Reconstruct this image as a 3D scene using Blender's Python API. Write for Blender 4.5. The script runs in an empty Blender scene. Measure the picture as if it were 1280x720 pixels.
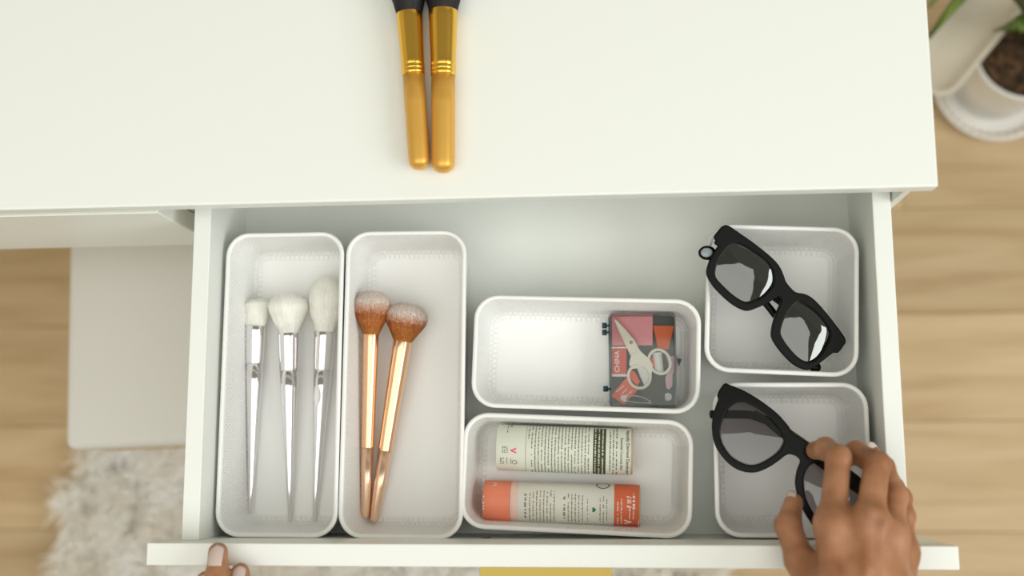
import bpy, bmesh, math, random
import numpy as np
from mathutils import Vector, Matrix
random.seed(7); rng = np.random.default_rng(7)
S = bpy.context.scene
C = S.collection

# ------------------------------------------------------------------ camera
CX, CY, F = 640.0, 360.0, 1370.0
CAM = Vector((0.3274, 0.0641, 1.52))
ROT = Matrix(((0.9957, 0.0174, 0.0911), (-0.0037, 0.9888, -0.1490), (-0.0927, 0.1481, 0.9846)))
cd = bpy.data.cameras.new('camera'); cam = bpy.data.objects.new('camera', cd); C.objects.link(cam)
cd.sensor_width = 36; cd.lens = F / 1280 * 36; cd.clip_start = .02
cam.matrix_world = Matrix.Translation(CAM) @ ROT.to_4x4()
cd.dof.use_dof = True; cd.dof.focus_distance = 0.845; cd.dof.aperture_fstop = 2.8
S.camera = cam

def P(px, py, z):
    """a measured point of the photograph, put at its real height z above the floor"""
    r = ROT @ Vector((px - CX, CY - py, -F))
    t = (z - CAM.z) / r.z
    return CAM + r * t

# ------------------------------------------------------------------ light
w = bpy.data.worlds.new('room_light'); S.world = w; w.use_nodes = True
w.node_tree.nodes['Background'].inputs[0].default_value = (1.0, .95, .82, 1)
w.node_tree.nodes['Background'].inputs[1].default_value = .27
def area(name, loc, target, sx, sy, power, col):
    l = bpy.data.lights.new(name, 'AREA'); l.shape = 'RECTANGLE'; l.size = sx; l.size_y = sy
    l.energy = power; l.color = col
    o = bpy.data.objects.new(name, l); C.objects.link(o); o.location = loc
    o.rotation_euler = (Vector(target) - Vector(loc)).to_track_quat('-Z', 'Y').to_euler()
    return o
area('window_light', (3.15, -.75, 2.55), (.3, .2, .7), 2.6, 1.8, 76, (.97, 1, 1))
area('overhead_fill_light', (.10, -1.05, 2.62), (.10, -1.05, 0), 2.8, 2.8, 43, (.985, .99, .95))  # added overhead fill in place of ceiling bounce, no lamp fixture
S.view_settings.view_transform = 'Standard'; S.view_settings.look = 'None'
S.view_settings.gamma = 1; S.view_settings.use_curve_mapping = False
S.view_settings.exposure = -0.07

# ------------------------------------------------------------------ materials
def lin(h):
    if isinstance(h, str):
        v = [int(h[i:i+2], 16) / 255 for i in (0, 2, 4)]
    else: v = [c / 255 for c in h]
    return tuple(c / 12.92 if c <= .04045 else ((c + .055) / 1.055) ** 2.4 for c in v) + (1,)
def mat(name, col, rough=.5, metal=0, spec=.5, **kw):
    m = bpy.data.materials.new(name); m.use_nodes = True
    b = m.node_tree.nodes['Principled BSDF']
    b.inputs['Base Color'].default_value = lin(col)
    b.inputs['Roughness'].default_value = rough; b.inputs['Metallic'].default_value = metal
    b.inputs['Specular IOR Level'].default_value = spec
    for k, v in kw.items(): b.inputs[k.replace('_', ' ')].default_value = v
    return m
def N(m, t, **kw):
    n = m.node_tree.nodes.new(t)
    for k, v in kw.items(): setattr(n, k, v)
    return n
def L(m, a, b): m.node_tree.links.new(a, b)
def bsdf(m): return m.node_tree.nodes['Principled BSDF']
def noise_bump(m, scale, strength, dist=.001, sc3=(1, 1, 1), detail=3):
    tc = N(m, 'ShaderNodeTexCoord'); mp = N(m, 'ShaderNodeMapping'); mp.inputs['Scale'].default_value = sc3
    n = N(m, 'ShaderNodeTexNoise'); n.inputs['Scale'].default_value = scale; n.inputs['Detail'].default_value = detail
    b = N(m, 'ShaderNodeBump'); b.inputs['Strength'].default_value = strength; b.inputs['Distance'].default_value = dist
    L(m, tc.outputs['Object'], mp.inputs[0]); L(m, mp.outputs[0], n.inputs[0]); L(m, n.outputs[0], b.inputs['Height'])
    L(m, b.outputs[0], bsdf(m).inputs['Normal'])
    return n
def noise_color(m, scale, c1, c2, sc3=(1, 1, 1), detail=4, lo=.35, hi=.65):
    tc = N(m, 'ShaderNodeTexCoord'); mp = N(m, 'ShaderNodeMapping'); mp.inputs['Scale'].default_value = sc3
    n = N(m, 'ShaderNodeTexNoise'); n.inputs['Scale'].default_value = scale; n.inputs['Detail'].default_value = detail
    r = N(m, 'ShaderNodeValToRGB'); r.color_ramp.elements[0].position = lo; r.color_ramp.elements[1].position = hi
    r.color_ramp.elements[0].color = lin(c1); r.color_ramp.elements[1].color = lin(c2)
    L(m, tc.outputs['Object'], mp.inputs[0]); L(m, mp.outputs[0], n.inputs[0]); L(m, n.outputs[0], r.inputs[0])
    L(m, r.outputs[0], bsdf(m).inputs['Base Color'])
    return r

M = {}
M['lacquer'] = mat('white_lacquer', (242, 245, 238), .38); noise_bump(M['lacquer'], 500, .03, .0004)
M['plastic'] = mat('white_plastic', (247, 247, 244), .4)
def weave(m):
    tc = N(m, 'ShaderNodeTexCoord'); br = N(m, 'ShaderNodeTexBrick')
    br.inputs['Scale'].default_value = 1; br.inputs['Brick Width'].default_value = .0042; br.inputs['Row Height'].default_value = .0034
    br.inputs['Mortar Size'].default_value = .0006; br.inputs['Mortar Smooth'].default_value = 1
    L(m, tc.outputs['UV'], br.inputs[0])
    b = N(m, 'ShaderNodeBump'); b.inputs['Strength'].default_value = .7; b.inputs['Distance'].default_value = .0008; b.invert = True
    L(m, br.outputs['Fac'], b.inputs['Height']); L(m, b.outputs[0], bsdf(m).inputs['Normal'])
M['weave'] = mat('woven_white_plastic', (247, 247, 244), .45); weave(M['weave'])
M['gold_gloss'] = mat('polished_gold', (246, 196, 84), .24, 1)
M['gold_matte'] = mat('matte_gold', (230, 178, 84), .4, .55)
M['handle_gold'] = mat('brushed_gold', (190, 166, 88), .5, .5)
M['chrome'] = mat('silver_chrome', (240, 237, 238), .08, 1)
M['silver'] = mat('silver_satin', (238, 235, 236), .12, 1)
M['rose'] = mat('rose_gold', (248, 204, 166), .18, 1)
M['rose_pale'] = mat('rose_gold_pale', (246, 208, 178), .26, .9)
M['black'] = mat('black_acetate', (12, 12, 11), .36, 0, .14)
M['black2'] = mat('black_acetate_glossy', (11, 12, 9), .25, 0, .16)
M['black_hair'] = mat('black_bristle', (32, 30, 30), .6)
M['white_hair'] = mat('white_bristle', (244, 242, 232), .75); noise_color(M['white_hair'], 1, (236, 233, 220), (250, 249, 242), (900, 900, 18), 3, .3, .62)
def two_tone(z0, z1):
    m = mat('two_tone_bristle', (150, 90, 30), .65)
    tc = N(m, 'ShaderNodeTexCoord'); sp = N(m, 'ShaderNodeSeparateXYZ'); nz = N(m, 'ShaderNodeTexNoise'); nz.inputs['Scale'].default_value = 900
    ad = N(m, 'ShaderNodeMath', operation='MULTIPLY_ADD'); ad.inputs[1].default_value = .012
    mr = N(m, 'ShaderNodeMapRange'); mr.inputs[1].default_value = z0; mr.inputs[2].default_value = z1
    r = N(m, 'ShaderNodeValToRGB'); e = r.color_ramp.elements
    e[0].color = lin((196, 124, 40)); e[0].position = 0; e[1].color = lin((236, 222, 212)); e[1].position = 1
    x = e.new(.68); x.color = lin((176, 98, 40)); x = e.new(.88); x.color = lin((212, 172, 148))
    L(m, tc.outputs['Object'], sp.inputs[0]); L(m, tc.outputs['Object'], nz.inputs[0]); L(m, nz.outputs[0], ad.inputs[0]); L(m, sp.outputs[2], ad.inputs[2])
    L(m, ad.outputs[0], mr.inputs[0]); L(m, mr.outputs[0], r.inputs[0])
    mp = N(m, 'ShaderNodeMapping'); mp.inputs['Scale'].default_value = (1300, 1300, 22); n2 = N(m, 'ShaderNodeTexNoise'); n2.inputs['Scale'].default_value = 1; n2.inputs['Detail'].default_value = 2
    r2 = N(m, 'ShaderNodeValToRGB'); r2.color_ramp.elements[0].position = .35; r2.color_ramp.elements[0].color = (.42, .36, .3, 1); r2.color_ramp.elements[1].position = .6
    mx = N(m, 'ShaderNodeMixRGB', blend_type='MULTIPLY'); mx.inputs[0].default_value = .8
    L(m, tc.outputs['Object'], mp.inputs[0]); L(m, mp.outputs[0], n2.inputs[0]); L(m, n2.outputs[0], r2.inputs[0])
    L(m, r.outputs[0], mx.inputs[1]); L(m, r2.outputs[0], mx.inputs[2]); L(m, mx.outputs[0], bsdf(m).inputs['Base Color'])
    return m
def lens_mat(name, col_top, col_bot=None, axis=None, gloss=.14):
    m = bpy.data.materials.new(name); m.use_nodes = True; nt = m.node_tree
    nt.nodes.remove(nt.nodes['Principled BSDF']); out = nt.nodes['Material Output']
    tr = N(m, 'ShaderNodeBsdfTransparent'); gl = N(m, 'ShaderNodeBsdfGlossy'); gl.inputs['Roughness'].default_value = .03
    gl.inputs['Color'].default_value = (.9, .92, .88, 1)
    fr = N(m, 'ShaderNodeFresnel'); fr.inputs[0].default_value = 1.5
    ad = N(m, 'ShaderNodeMath', operation='ADD'); ad.inputs[1].default_value = gloss
    mx = N(m, 'ShaderNodeMixShader'); L(m, fr.outputs[0], ad.inputs[0]); L(m, ad.outputs[0], mx.inputs[0])
    L(m, tr.outputs[0], mx.inputs[1]); L(m, gl.outputs[0], mx.inputs[2]); L(m, mx.outputs[0], out.inputs[0])
    if col_bot is None: tr.inputs[0].default_value = col_top
    else:
        tc = N(m, 'ShaderNodeTexCoord'); dt = N(m, 'ShaderNodeVectorMath', operation='DOT_PRODUCT'); dt.inputs[1].default_value = axis[0]
        mr = N(m, 'ShaderNodeMapRange'); mr.inputs[1].default_value = axis[1]; mr.inputs[2].default_value = axis[2]
        r = N(m, 'ShaderNodeValToRGB'); r.color_ramp.elements[0].color = col_top; r.color_ramp.elements[1].color = col_bot
        L(m, tc.outputs['Object'], dt.inputs[0]); L(m, dt.outputs['Value'], mr.inputs[0]); L(m, mr.outputs[0], r.inputs[0]); L(m, r.outputs[0], tr.inputs[0])
    return m
def clear_mat(name, col, gloss):
    return lens_mat(name, col, gloss=gloss)
# wood
M['wood'] = mat('oak_laminate', (205, 165, 110), .5)
def wood(m):
    b = bsdf(m); tc = N(m, 'ShaderNodeTexCoord'); oi = N(m, 'ShaderNodeObjectInfo')
    off = N(m, 'ShaderNodeVectorMath', operation='MULTIPLY_ADD'); off.inputs[1].default_value = (31, 17, 5)
    cb = N(m, 'ShaderNodeCombineXYZ')
    for i in range(3): L(m, oi.outputs['Random'], cb.inputs[i])
    L(m, cb.outputs[0], off.inputs[0]); L(m, tc.outputs['Object'], off.inputs[2])
    mp = N(m, 'ShaderNodeMapping'); mp.inputs['Scale'].default_value = (1.2, 10, 1); L(m, off.outputs[0], mp.inputs[0])
    n1 = N(m, 'ShaderNodeTexNoise'); n1.inputs['Scale'].default_value = 3.2; n1.inputs['Detail'].default_value = 6; n1.inputs['Distortion'].default_value = .6
    L(m, mp.outputs[0], n1.inputs[0])
    mp2 = N(m, 'ShaderNodeMapping'); mp2.inputs['Scale'].default_value = (4, 90, 1); L(m, off.outputs[0], mp2.inputs[0])
    n2 = N(m, 'ShaderNodeTexNoise'); n2.inputs['Scale'].default_value = 3; n2.inputs['Detail'].default_value = 3; L(m, mp2.outputs[0], n2.inputs[0])
    r = N(m, 'ShaderNodeValToRGB'); e = r.color_ramp.elements
    e[0].position = .28; e[0].color = lin((186, 156, 114)); e[1].position = .72; e[1].color = lin((211, 185, 146))
    x = e.new(.5); x.color = lin((201, 174, 133))
    L(m, n1.outputs[0], r.inputs[0])
    mx = N(m, 'ShaderNodeMixRGB', blend_type='MULTIPLY'); mx.inputs[0].default_value = .16
    r2 = N(m, 'ShaderNodeValToRGB'); r2.color_ramp.elements[0].color = (.6, .55, .5, 1); r2.color_ramp.elements[0].position = .3; r2.color_ramp.elements[1].position = .6
    L(m, n2.outputs[0], r2.inputs[0]); L(m, r.outputs[0], mx.inputs[1]); L(m, r2.outputs[0], mx.inputs[2])
    hs = N(m, 'ShaderNodeHueSaturation'); mr = N(m, 'ShaderNodeMapRange'); mr.inputs[3].default_value = .9; mr.inputs[4].default_value = 1.08
    L(m, oi.outputs['Random'], mr.inputs[0]); L(m, mr.outputs[0], hs.inputs['Value']); L(m, mx.outputs[0], hs.inputs['Color'])
    L(m, hs.outputs[0], b.inputs['Base Color'])
wood(M['wood'])
M['joint'] = mat('dark_joint', (150, 116, 72), .8)
M['fur'] = mat('cream_fur', (232, 224, 204), .85); noise_color(M['fur'], 14, (238, 230, 212), (252, 250, 244))
M['seat'] = mat('white_leatherette', (228, 226, 218), .55); noise_bump(M['seat'], 160, .1, .001)
M['legwood'] = mat('pale_beech', (206, 176, 120), .5)
M['pot'] = mat('white_glaze', (236, 234, 228), .3)
M['soil'] = mat('soil', (40, 28, 16), .95); noise_color(M['soil'], 60, (26, 17, 9), (84, 60, 34)); noise_bump(M['soil'], 90, 1, .01)
M['bark'] = mat('bark_chip', (92, 64, 36), .9)
M['leaf'] = mat('green_leaf', (76, 104, 34), .45); noise_color(M['leaf'], 8, (52, 82, 22), (122, 146, 60), (8, 1, 1))
M['taupe'] = mat('taupe_plastic', (206, 196, 176), .5)
M['paper'] = mat('cream_label', (228, 230, 214), .5)
M['paper2'] = mat('white_label', (234, 232, 222), .45)
M['coral'] = mat('coral_card', (244, 142, 108), .5)
M['coral2'] = mat('deep_coral_print', (230, 112, 74), .5)
M['blush'] = mat('blush_pink_band', (240, 204, 188), .5)
M['ink'] = mat('grey_ink', (104, 104, 84), .7)
M['ink_dark'] = mat('dark_green_ink', (56, 62, 44), .7)
M['ink_brown'] = mat('brown_ink', (136, 126, 98), .7)
M['ink_pink'] = mat('pink_ink', (232, 84, 128), .7)
M['ink_green'] = mat('green_ink', (24, 128, 52), .7)
M['ink_white'] = mat('white_ink', (250, 240, 228), .7)
M['olive'] = mat('olive_band', (66, 76, 44), .6)
M['cardboard'] = mat('cardboard', (196, 176, 146), .8)
M['skin'] = mat('brown_skin', (168, 116, 78), .45, 0, .45, Subsurface_Weight=.1, Subsurface_Scale=.006)
bsdf(M['skin']).inputs['Subsurface Radius'].default_value = (1, .35, .15)
noise_color(M['skin'], 38, (150, 100, 66), (192, 140, 104), (1, 1, 1), 5, .3, .7)
def skin_tone(m):
    at_ = N(m, 'ShaderNodeAttribute'); at_.attribute_name = 'crease_tone'
    mx = N(m, 'ShaderNodeMixRGB', blend_type='MULTIPLY'); lk = bsdf(m).inputs['Base Color'].links[0].from_socket
    mx.inputs[2].default_value = (.62, .52, .44, 1); L(m, at_.outputs['Fac'], mx.inputs[0]); L(m, lk, mx.inputs[1]); L(m, mx.outputs[0], bsdf(m).inputs['Base Color'])
skin_tone(M['skin'])
def skin_bump(m):
    tc = N(m, 'ShaderNodeTexCoord'); v = N(m, 'ShaderNodeTexVoronoi', feature='DISTANCE_TO_EDGE'); v.inputs['Scale'].default_value = 700
    mp = N(m, 'ShaderNodeMapping'); mp.inputs['Scale'].default_value = (.7, 1.3, 1); L(m, tc.outputs['Object'], mp.inputs[0]); L(m, mp.outputs[0], v.inputs[0])
    b = N(m, 'ShaderNodeBump'); b.inputs['Strength'].default_value = .25; b.inputs['Distance'].default_value = .0005
    L(m, v.outputs['Distance'], b.inputs['Height']); L(m, b.outputs[0], bsdf(m).inputs['Normal'])
skin_bump(M['skin'])
M['nail'] = mat('mauve_nail_polish', (206, 188, 178), .18)
M['nail_white'] = mat('pale_nail_polish', (232, 222, 212), .18)
M['clear'] = clear_mat('clear_plastic', (.99, .995, .995, 1), -.01)
M['clear_edge'] = clear_mat('blue_grey_plastic_edge', (.62, .70, .74, 1), .12)
M['teal'] = mat('dark_teal', (14, 66, 76), .35)
M['pink_felt'] = mat('pink_felt', (236, 158, 164), .9)
M['foam'] = mat('grey_foam', (92, 98, 94), .9)
M['foam_dark'] = mat('dark_grey_thread', (66, 68, 60), .8); noise_bump(M['foam_dark'], 900, .4, .0005, (1, .02, 1))
M['brown_thread'] = mat('dark_brown_thread', (58, 46, 32), .8)
M['orange'] = mat('orange_card', (222, 100, 44), .6)
M['orange_red'] = mat('orange_red_tape', (240, 92, 48), .55)
M['red_card'] = mat('red_card', (216, 74, 58), .55)
M['scissor_plastic'] = mat('cream_plastic', (232, 228, 212), .35)
M['blade'] = mat('pale_blade', (206, 200, 180), .35, .5)
M['steel'] = mat('steel', (214, 212, 206), .2, 1)
M['ribbon'] = mat('pale_pink_ribbon', (220, 180, 186), .6)
M['button'] = mat('pale_button', (226, 228, 222), .3)
M['spool'] = mat('white_thread', (222, 222, 218), .8)
M['dark_gap'] = mat('dark_hole', (40, 34, 26), .9)
M['brass'] = mat('brass_screw', (170, 128, 60), .35, .9)

# ------------------------------------------------------------------ helpers
def tag(o, label=None, cat=None, group=None, kind=None):
    if label: o['label'] = label
    if cat: o['category'] = cat
    if group: o['group'] = group
    if kind: o['kind'] = kind
    return o
def empty(name, loc, label=None, cat=None, group=None, mw=None):
    o = bpy.data.objects.new(name, None); C.objects.link(o); o.empty_display_size = .02
    o.matrix_world = mw if mw is not None else Matrix.Translation(Vector(loc))
    return tag(o, label, cat, group)
WM = {}
def parent_to(o, p):
    o.parent = p
    return o
def mesh(name, V, Fc, m, parent=None, smooth=True, world=False, mw=None, uv=None):
    """one mesh object; vertices are local to the parent, or in world space when world=True"""
    me = bpy.data.meshes.new(name)
    if world and parent is not None:
        inv = parent_inverse(parent); V = [inv @ Vector(v) for v in V]
    me.from_pydata([tuple(v) for v in V], [], [tuple(f) for f in Fc])
    me.validate()
    me.polygons.foreach_set('use_smooth', [smooth] * len(me.polygons))
    if m: me.materials.append(m)
    if uv is not None:
        ul = me.uv_layers.new(name='UVMap')
        for lp in me.loops: ul.data[lp.index].uv = uv[lp.vertex_index]
    o = bpy.data.objects.new(name, me); C.objects.link(o)
    if parent is not None: o.parent = parent
    if mw is not None: o.matrix_world = mw
    return o
def parent_inverse(p):
    m = Matrix.Identity(4); q = p
    while q is not None:
        m = q.matrix_basis @ m; q = q.parent
    return m.inverted()
def from_bm(name, bm, m, parent=None, smooth=False, world=False):
    me = bpy.data.meshes.new(name)
    if world and parent is not None: bm.transform(parent_inverse(parent))
    bmesh.ops.recalc_face_normals(bm, faces=bm.faces)
    bm.to_mesh(me); bm.free()
    me.polygons.foreach_set('use_smooth', [smooth] * len(me.polygons))
    if m: me.materials.append(m)
    o = bpy.data.objects.new(name, me); C.objects.link(o)
    if parent is not None: o.parent = parent
    return o
def box_bm(x0, x1, y0, y1, z0, z1, bev=.0008, seg=2, bm=None):
    own = bm is None; b = bmesh.new()
    bmesh.ops.create_cube(b, size=1)
    for v in b.verts:
        v.co = Vector(((x0 + x1) / 2 + v.co.x * (x1 - x0), (y0 + y1) / 2 + v.co.y * (y1 - y0), (z0 + z1) / 2 + v.co.z * (z1 - z0)))
    if bev: bmesh.ops.bevel(b, geom=b.edges[:], offset=bev, segments=seg, affect='EDGES', profile=.5)
    return b
def box(name, x0, x1, y0, y1, z0, z1, m, parent=None, bev=.0008, seg=2, world=True):
    return from_bm(name, box_bm(x0, x1, y0, y1, z0, z1, bev, seg), m, parent, False, world)
def lathe(name, prof, m, parent, seg=36, sq=1.0, cap=True):
    """profile of (z, radius) about the local Z axis"""
    V = []; Fc = []; n = len(prof)
    for z, r in prof:
        for k in range(seg):
            a = 2 * math.pi * k / seg; V.append((r * math.cos(a), r * math.sin(a) * sq, z))
    for i in range(n - 1):
        for k in range(seg):
            k2 = (k + 1) % seg; Fc.append((i * seg + k, i * seg + k2, (i + 1) * seg + k2, (i + 1) * seg + k))
    if cap:
        Fc.append(tuple(range(seg))[::-1]); Fc.append(tuple((n - 1) * seg + k for k in range(seg)))
    return mesh(name, V, Fc, m, parent)
def tube_geo(pts, rad, seg=10, closed=False):
    pts = [Vector(p) for p in pts]; n = len(pts); V = []; Fc = []
    if not hasattr(rad, '__len__'): rad = [rad] * n
    up = Vector((0, 0, 1))
    for i, p in enumerate(pts):
        if closed: t = pts[(i + 1) % n] - pts[i - 1]
        else: t = pts[min(i + 1, n - 1)] - pts[max(i - 1, 0)]
        t.normalize()
        a = t.cross(up)
        if a.length < 1e-3: a = t.cross(Vector((1, 0, 0)))
        a.normalize(); b = t.cross(a)
        for k in range(seg):
            q = 2 * math.pi * k / seg; V.append(p + (a * math.cos(q) + b * math.sin(q)) * rad[i])
    m = n if closed else n - 1
    for i in range(m):
        j = (i + 1) % n
        for k in range(seg):
            k2 = (k + 1) % seg; Fc.append((i * seg + k, j * seg + k, j * seg + k2, i * seg + k2))
    if not closed:
        Fc.append(tuple(range(seg))); Fc.append(tuple((n - 1) * seg + k for k in range(seg))[::-1])
    return V, Fc
def tube(name, pts, rad, m, parent=None, seg=10, closed=False, world=True):
    V, Fc = tube_geo(pts, rad, seg, closed)
    return mesh(name, V, Fc, m, parent, world=world)
def catmull(pts, per=6, closed=True):
    out = []; n = len(pts)
    for i in range(n if closed else n - 1):
        g = lambda k: Vector(pts[k % n]) if closed else Vector(pts[max(0, min(n - 1, k))])
        p0, p1, p2, p3 = g(i - 1), g(i), g(i + 1), g(i + 2)
        for k in range(per):
            t = k / per
            out.append(.5 * ((2 * p1) + (p2 - p0) * t + (2 * p0 - 5 * p1 + 4 * p2 - p3) * t * t + (3 * p1 - p0 - 3 * p2 + p3) * t ** 3))
    if not closed: out.append(Vector(pts[-1]))
    return out
def slab_curve(loops, half, bevel, res=2):
    """filled flat outline (with holes) given a real thickness; returns vertices and faces, flat in local XY"""
    cu = bpy.data.curves.new('outline', 'CURVE'); cu.dimensions = '2D'; cu.fill_mode = 'BOTH'
    cu.extrude = half; cu.bevel_depth = bevel; cu.bevel_resolution = res
    for lp in loops:
        sp = cu.splines.new('POLY'); sp.points.add(len(lp) - 1); sp.use_cyclic_u = True
        for q, p in zip(sp.points, lp): q.co = (p[0], p[1], 0, 1)
    ob = bpy.data.objects.new('outline', cu); C.objects.link(ob)
    dg = bpy.context.evaluated_depsgraph_get(); dg.update()
    me = bpy.data.meshes.new_from_object(ob.evaluated_get(dg))
    V = [v.co.copy() for v in me.vertices]; Fc = [tuple(p.vertices) for p in me.polygons]
    bpy.data.objects.remove(ob); bpy.data.curves.remove(cu); bpy.data.meshes.remove(me)
    return V, Fc
def text_geo(body, size, align='CENTER'):
    cu = bpy.data.curves.new('t', 'FONT'); cu.body = body; cu.size = size; cu.align_x = align; cu.align_y = 'CENTER'; cu.resolution_u = 2; cu.offset = size*.012
    ob = bpy.data.objects.new('t', cu); C.objects.link(ob)
    dg = bpy.context.evaluated_depsgraph_get(); dg.update()
    me = bpy.data.meshes.new_from_object(ob.evaluated_get(dg))
    V = [v.co.copy() for v in me.vertices]; Fc = [tuple(p.vertices) for p in me.polygons]
    bpy.data.objects.remove(ob); bpy.data.curves.remove(cu); bpy.data.meshes.remove(me)
    return V, Fc
def join(geos):
    V = []; Fc = []
    for v, f in geos:
        o = len(V); V += list(v); Fc += [tuple(i + o for i in q) for q in f]
    return V, Fc

# ------------------------------------------------------------------ structure: the floor and its planks
fl = tag(box('floor', -1.6, 2.2, -1.2, 1.9, -.03, -.004, M['joint'], None, 0), 'wooden plank floor under desk and rug', None, None, 'structure')
pw, pl = .145, 1.25
plank_me = {}
row = 0; y = -1.2
while y < 1.9:
    x = -1.6 - (row * .47 % pl)
    while x < 2.2:
        x0, x1 = max(x, -1.6), min(x + pl, 2.2)
        if x1 - x0 > .05:
            key = round(x1 - x0, 3)
            if key not in plank_me:
                o = box('floor_plank', 0, x1 - x0 - .0008, 0, pw - .0008, -.01, 0, M['wood'], fl, .0006, 1, False); plank_me[key] = o.data
            else:
                o = bpy.data.objects.new('floor_plank', plank_me[key]); C.objects.link(o); o.parent = fl
            o.location = (x0, y, 0)
        x += pl
    y += pw; row += 1

M['wall'] = mat('wall_paint', (222, 214, 198), .8); noise_bump(M['wall'], 120, .05, .001)
tag(box('wall_back', -1.6, 2.2, 1.90, 1.98, 0, 2.6, M['wall'], None, 0), 'plain pale painted wall behind the desk', None, None, 'structure')
tag(box('wall_left', -1.68, -1.6, -1.2, 1.98, 0, 2.6, M['wall'], None, 0), 'plain pale painted wall left of the desk', None, None, 'structure')
# ------------------------------------------------------------------ desk
ZT, ZU = .748, .7335                       # desktop top and underside
dyf = .2475                                # desktop front edge
desk = empty('desk', (.0, .5, 0), 'white lacquered desk with its open drawer pulled out towards the viewer', 'desk')
box('desktop', -1.1, .5560, dyf, .82, ZU, ZT, M['lacquer'], desk, .0016, 3)
box('side_panel', .5362, .5412, dyf + .0005, .80, 0, ZU, M['lacquer'], desk, .0006)
box('side_panel', -1.08, -1.062, dyf + .0005, .80, 0, ZU, M['lacquer'], desk, .0006)
box('back_panel', -1.062, .5362, .785, .80, .55, ZU, M['lacquer'], desk, .0006)
box('divider_panel', -.0125, -.0045, .275, .785, .58, ZU, M['lacquer'], desk, .0006)
box('drawer_runner', .5351, .5361, .205, .62, .655, .668, M['steel'], desk, .0002)
box('drawer_runner', -.0044, -.0032, .205, .62, .655, .668, M['steel'], desk, .0002)

# open drawer
ZS, ZB = .70, .617
tw = .0135
dr = empty('open_drawer', (.2675, .0, ZB), 'white open drawer holding six storage bins, pulled out from under the desktop', 'drawer')
box('side_board', 0, tw, 0, .57, ZB - .012, ZS, M['lacquer'], dr, .0007)
box('side_board', .535 - tw, .535, 0, .57, ZB - .012, ZS, M['lacquer'], dr, .0007)
box('back_board', tw, .535 - tw, .556, .57, ZB - .012, ZS, M['lacquer'], dr, .0007)
box('bottom_board', tw, .535 - tw, 0, .556, ZB - .006, ZB, M['lacquer'], dr, 0)
fp = box('front_panel', -.0160, .5608, -.0160, 0, .585, .725, M['lacquer'], dr, .0009, 2)
# screw with a chipped cover in the back of the front panel
q = P(607, 671.5, .665); q.y = .0002
tube('screw_head', [(q.x, .0003, .668), (q.x, -.003, .668)], .0032, M['brass'], fp, 14)
tube('screw_slot', [(q.x + .0028, .0006, .6685), (q.x + .0028, -.002, .6685)], .0012, M['dark_gap'], fp, 8)
# gold edge pull
a, b = P(600, 709, .722), P(765, 709.5, .722)
V, Fc = [], []
prof = [(-.0162, .7235), (-.0340, .7222), (-.0358, .7200), (-.0360, .7090), (-.0340, .7090), (-.0338, .7195), (-.0182, .7210), (-.0180, .6900), (-.0162, .6900)]
for x in (a.x, b.x):
    for yy, zz in prof: V.append((x, yy, zz))
n = len(prof)
Fc = [(i, (i + 1) % n, n + (i + 1) % n, n + i) for i in range(n)] + [tuple(range(n))[::-1], tuple(range(n, 2 * n))]
tag(mesh('handle', V, Fc, M['handle_gold'], dr, False, True), 'gold bar pull on the front panel')

# the closed drawer to the left
A, B = P(0, 271, .722), P(197, 266, .722)
d = (B - A); d.z = 0; d.normalize()
nrm = Vector((-d.y, d.x, 0))
A2 = B - d * .52
dl = empty('closed_drawer', (A2 + B) / 2 - Vector((0, 0, .13)), 'closed white drawer front left of the open drawer, under desktop', 'drawer')
V = []
for z in (.592, .722):
    for p in (A2, B, B + nrm * .016, A2 + nrm * .016): V.append((p.x, p.y, z))
bm = bmesh.new()
vs = [bm.verts.new(v) for v in V]
for f in ((0, 3, 2, 1), (4, 5, 6, 7), (0, 1, 5, 4), (1, 2, 6, 5), (2, 3, 7, 6), (3, 0, 4, 7)): bm.faces.new([vs[i] for i in f])
bmesh.ops.bevel(bm, geom=bm.edges[:], offset=.0008, segments=2, affect='EDGES')
from_bm('front_panel', bm, M['lacquer'], dl, False, True)
yb = max(A2.y, B.y) + .017
box('side_board', -.034, -.0205, yb, yb + .5, .60, .70, M['lacquer'], dl, .0006)
box('side_board', A2.x + .015, A2.x + .0285, yb, yb + .5, .60, .70, M['lacquer'], dl, .0006)
box('bottom_board', A2.x + .0285, -.034, yb, yb + .5, .60, .608, M['lacquer'], dl, 0)

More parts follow.
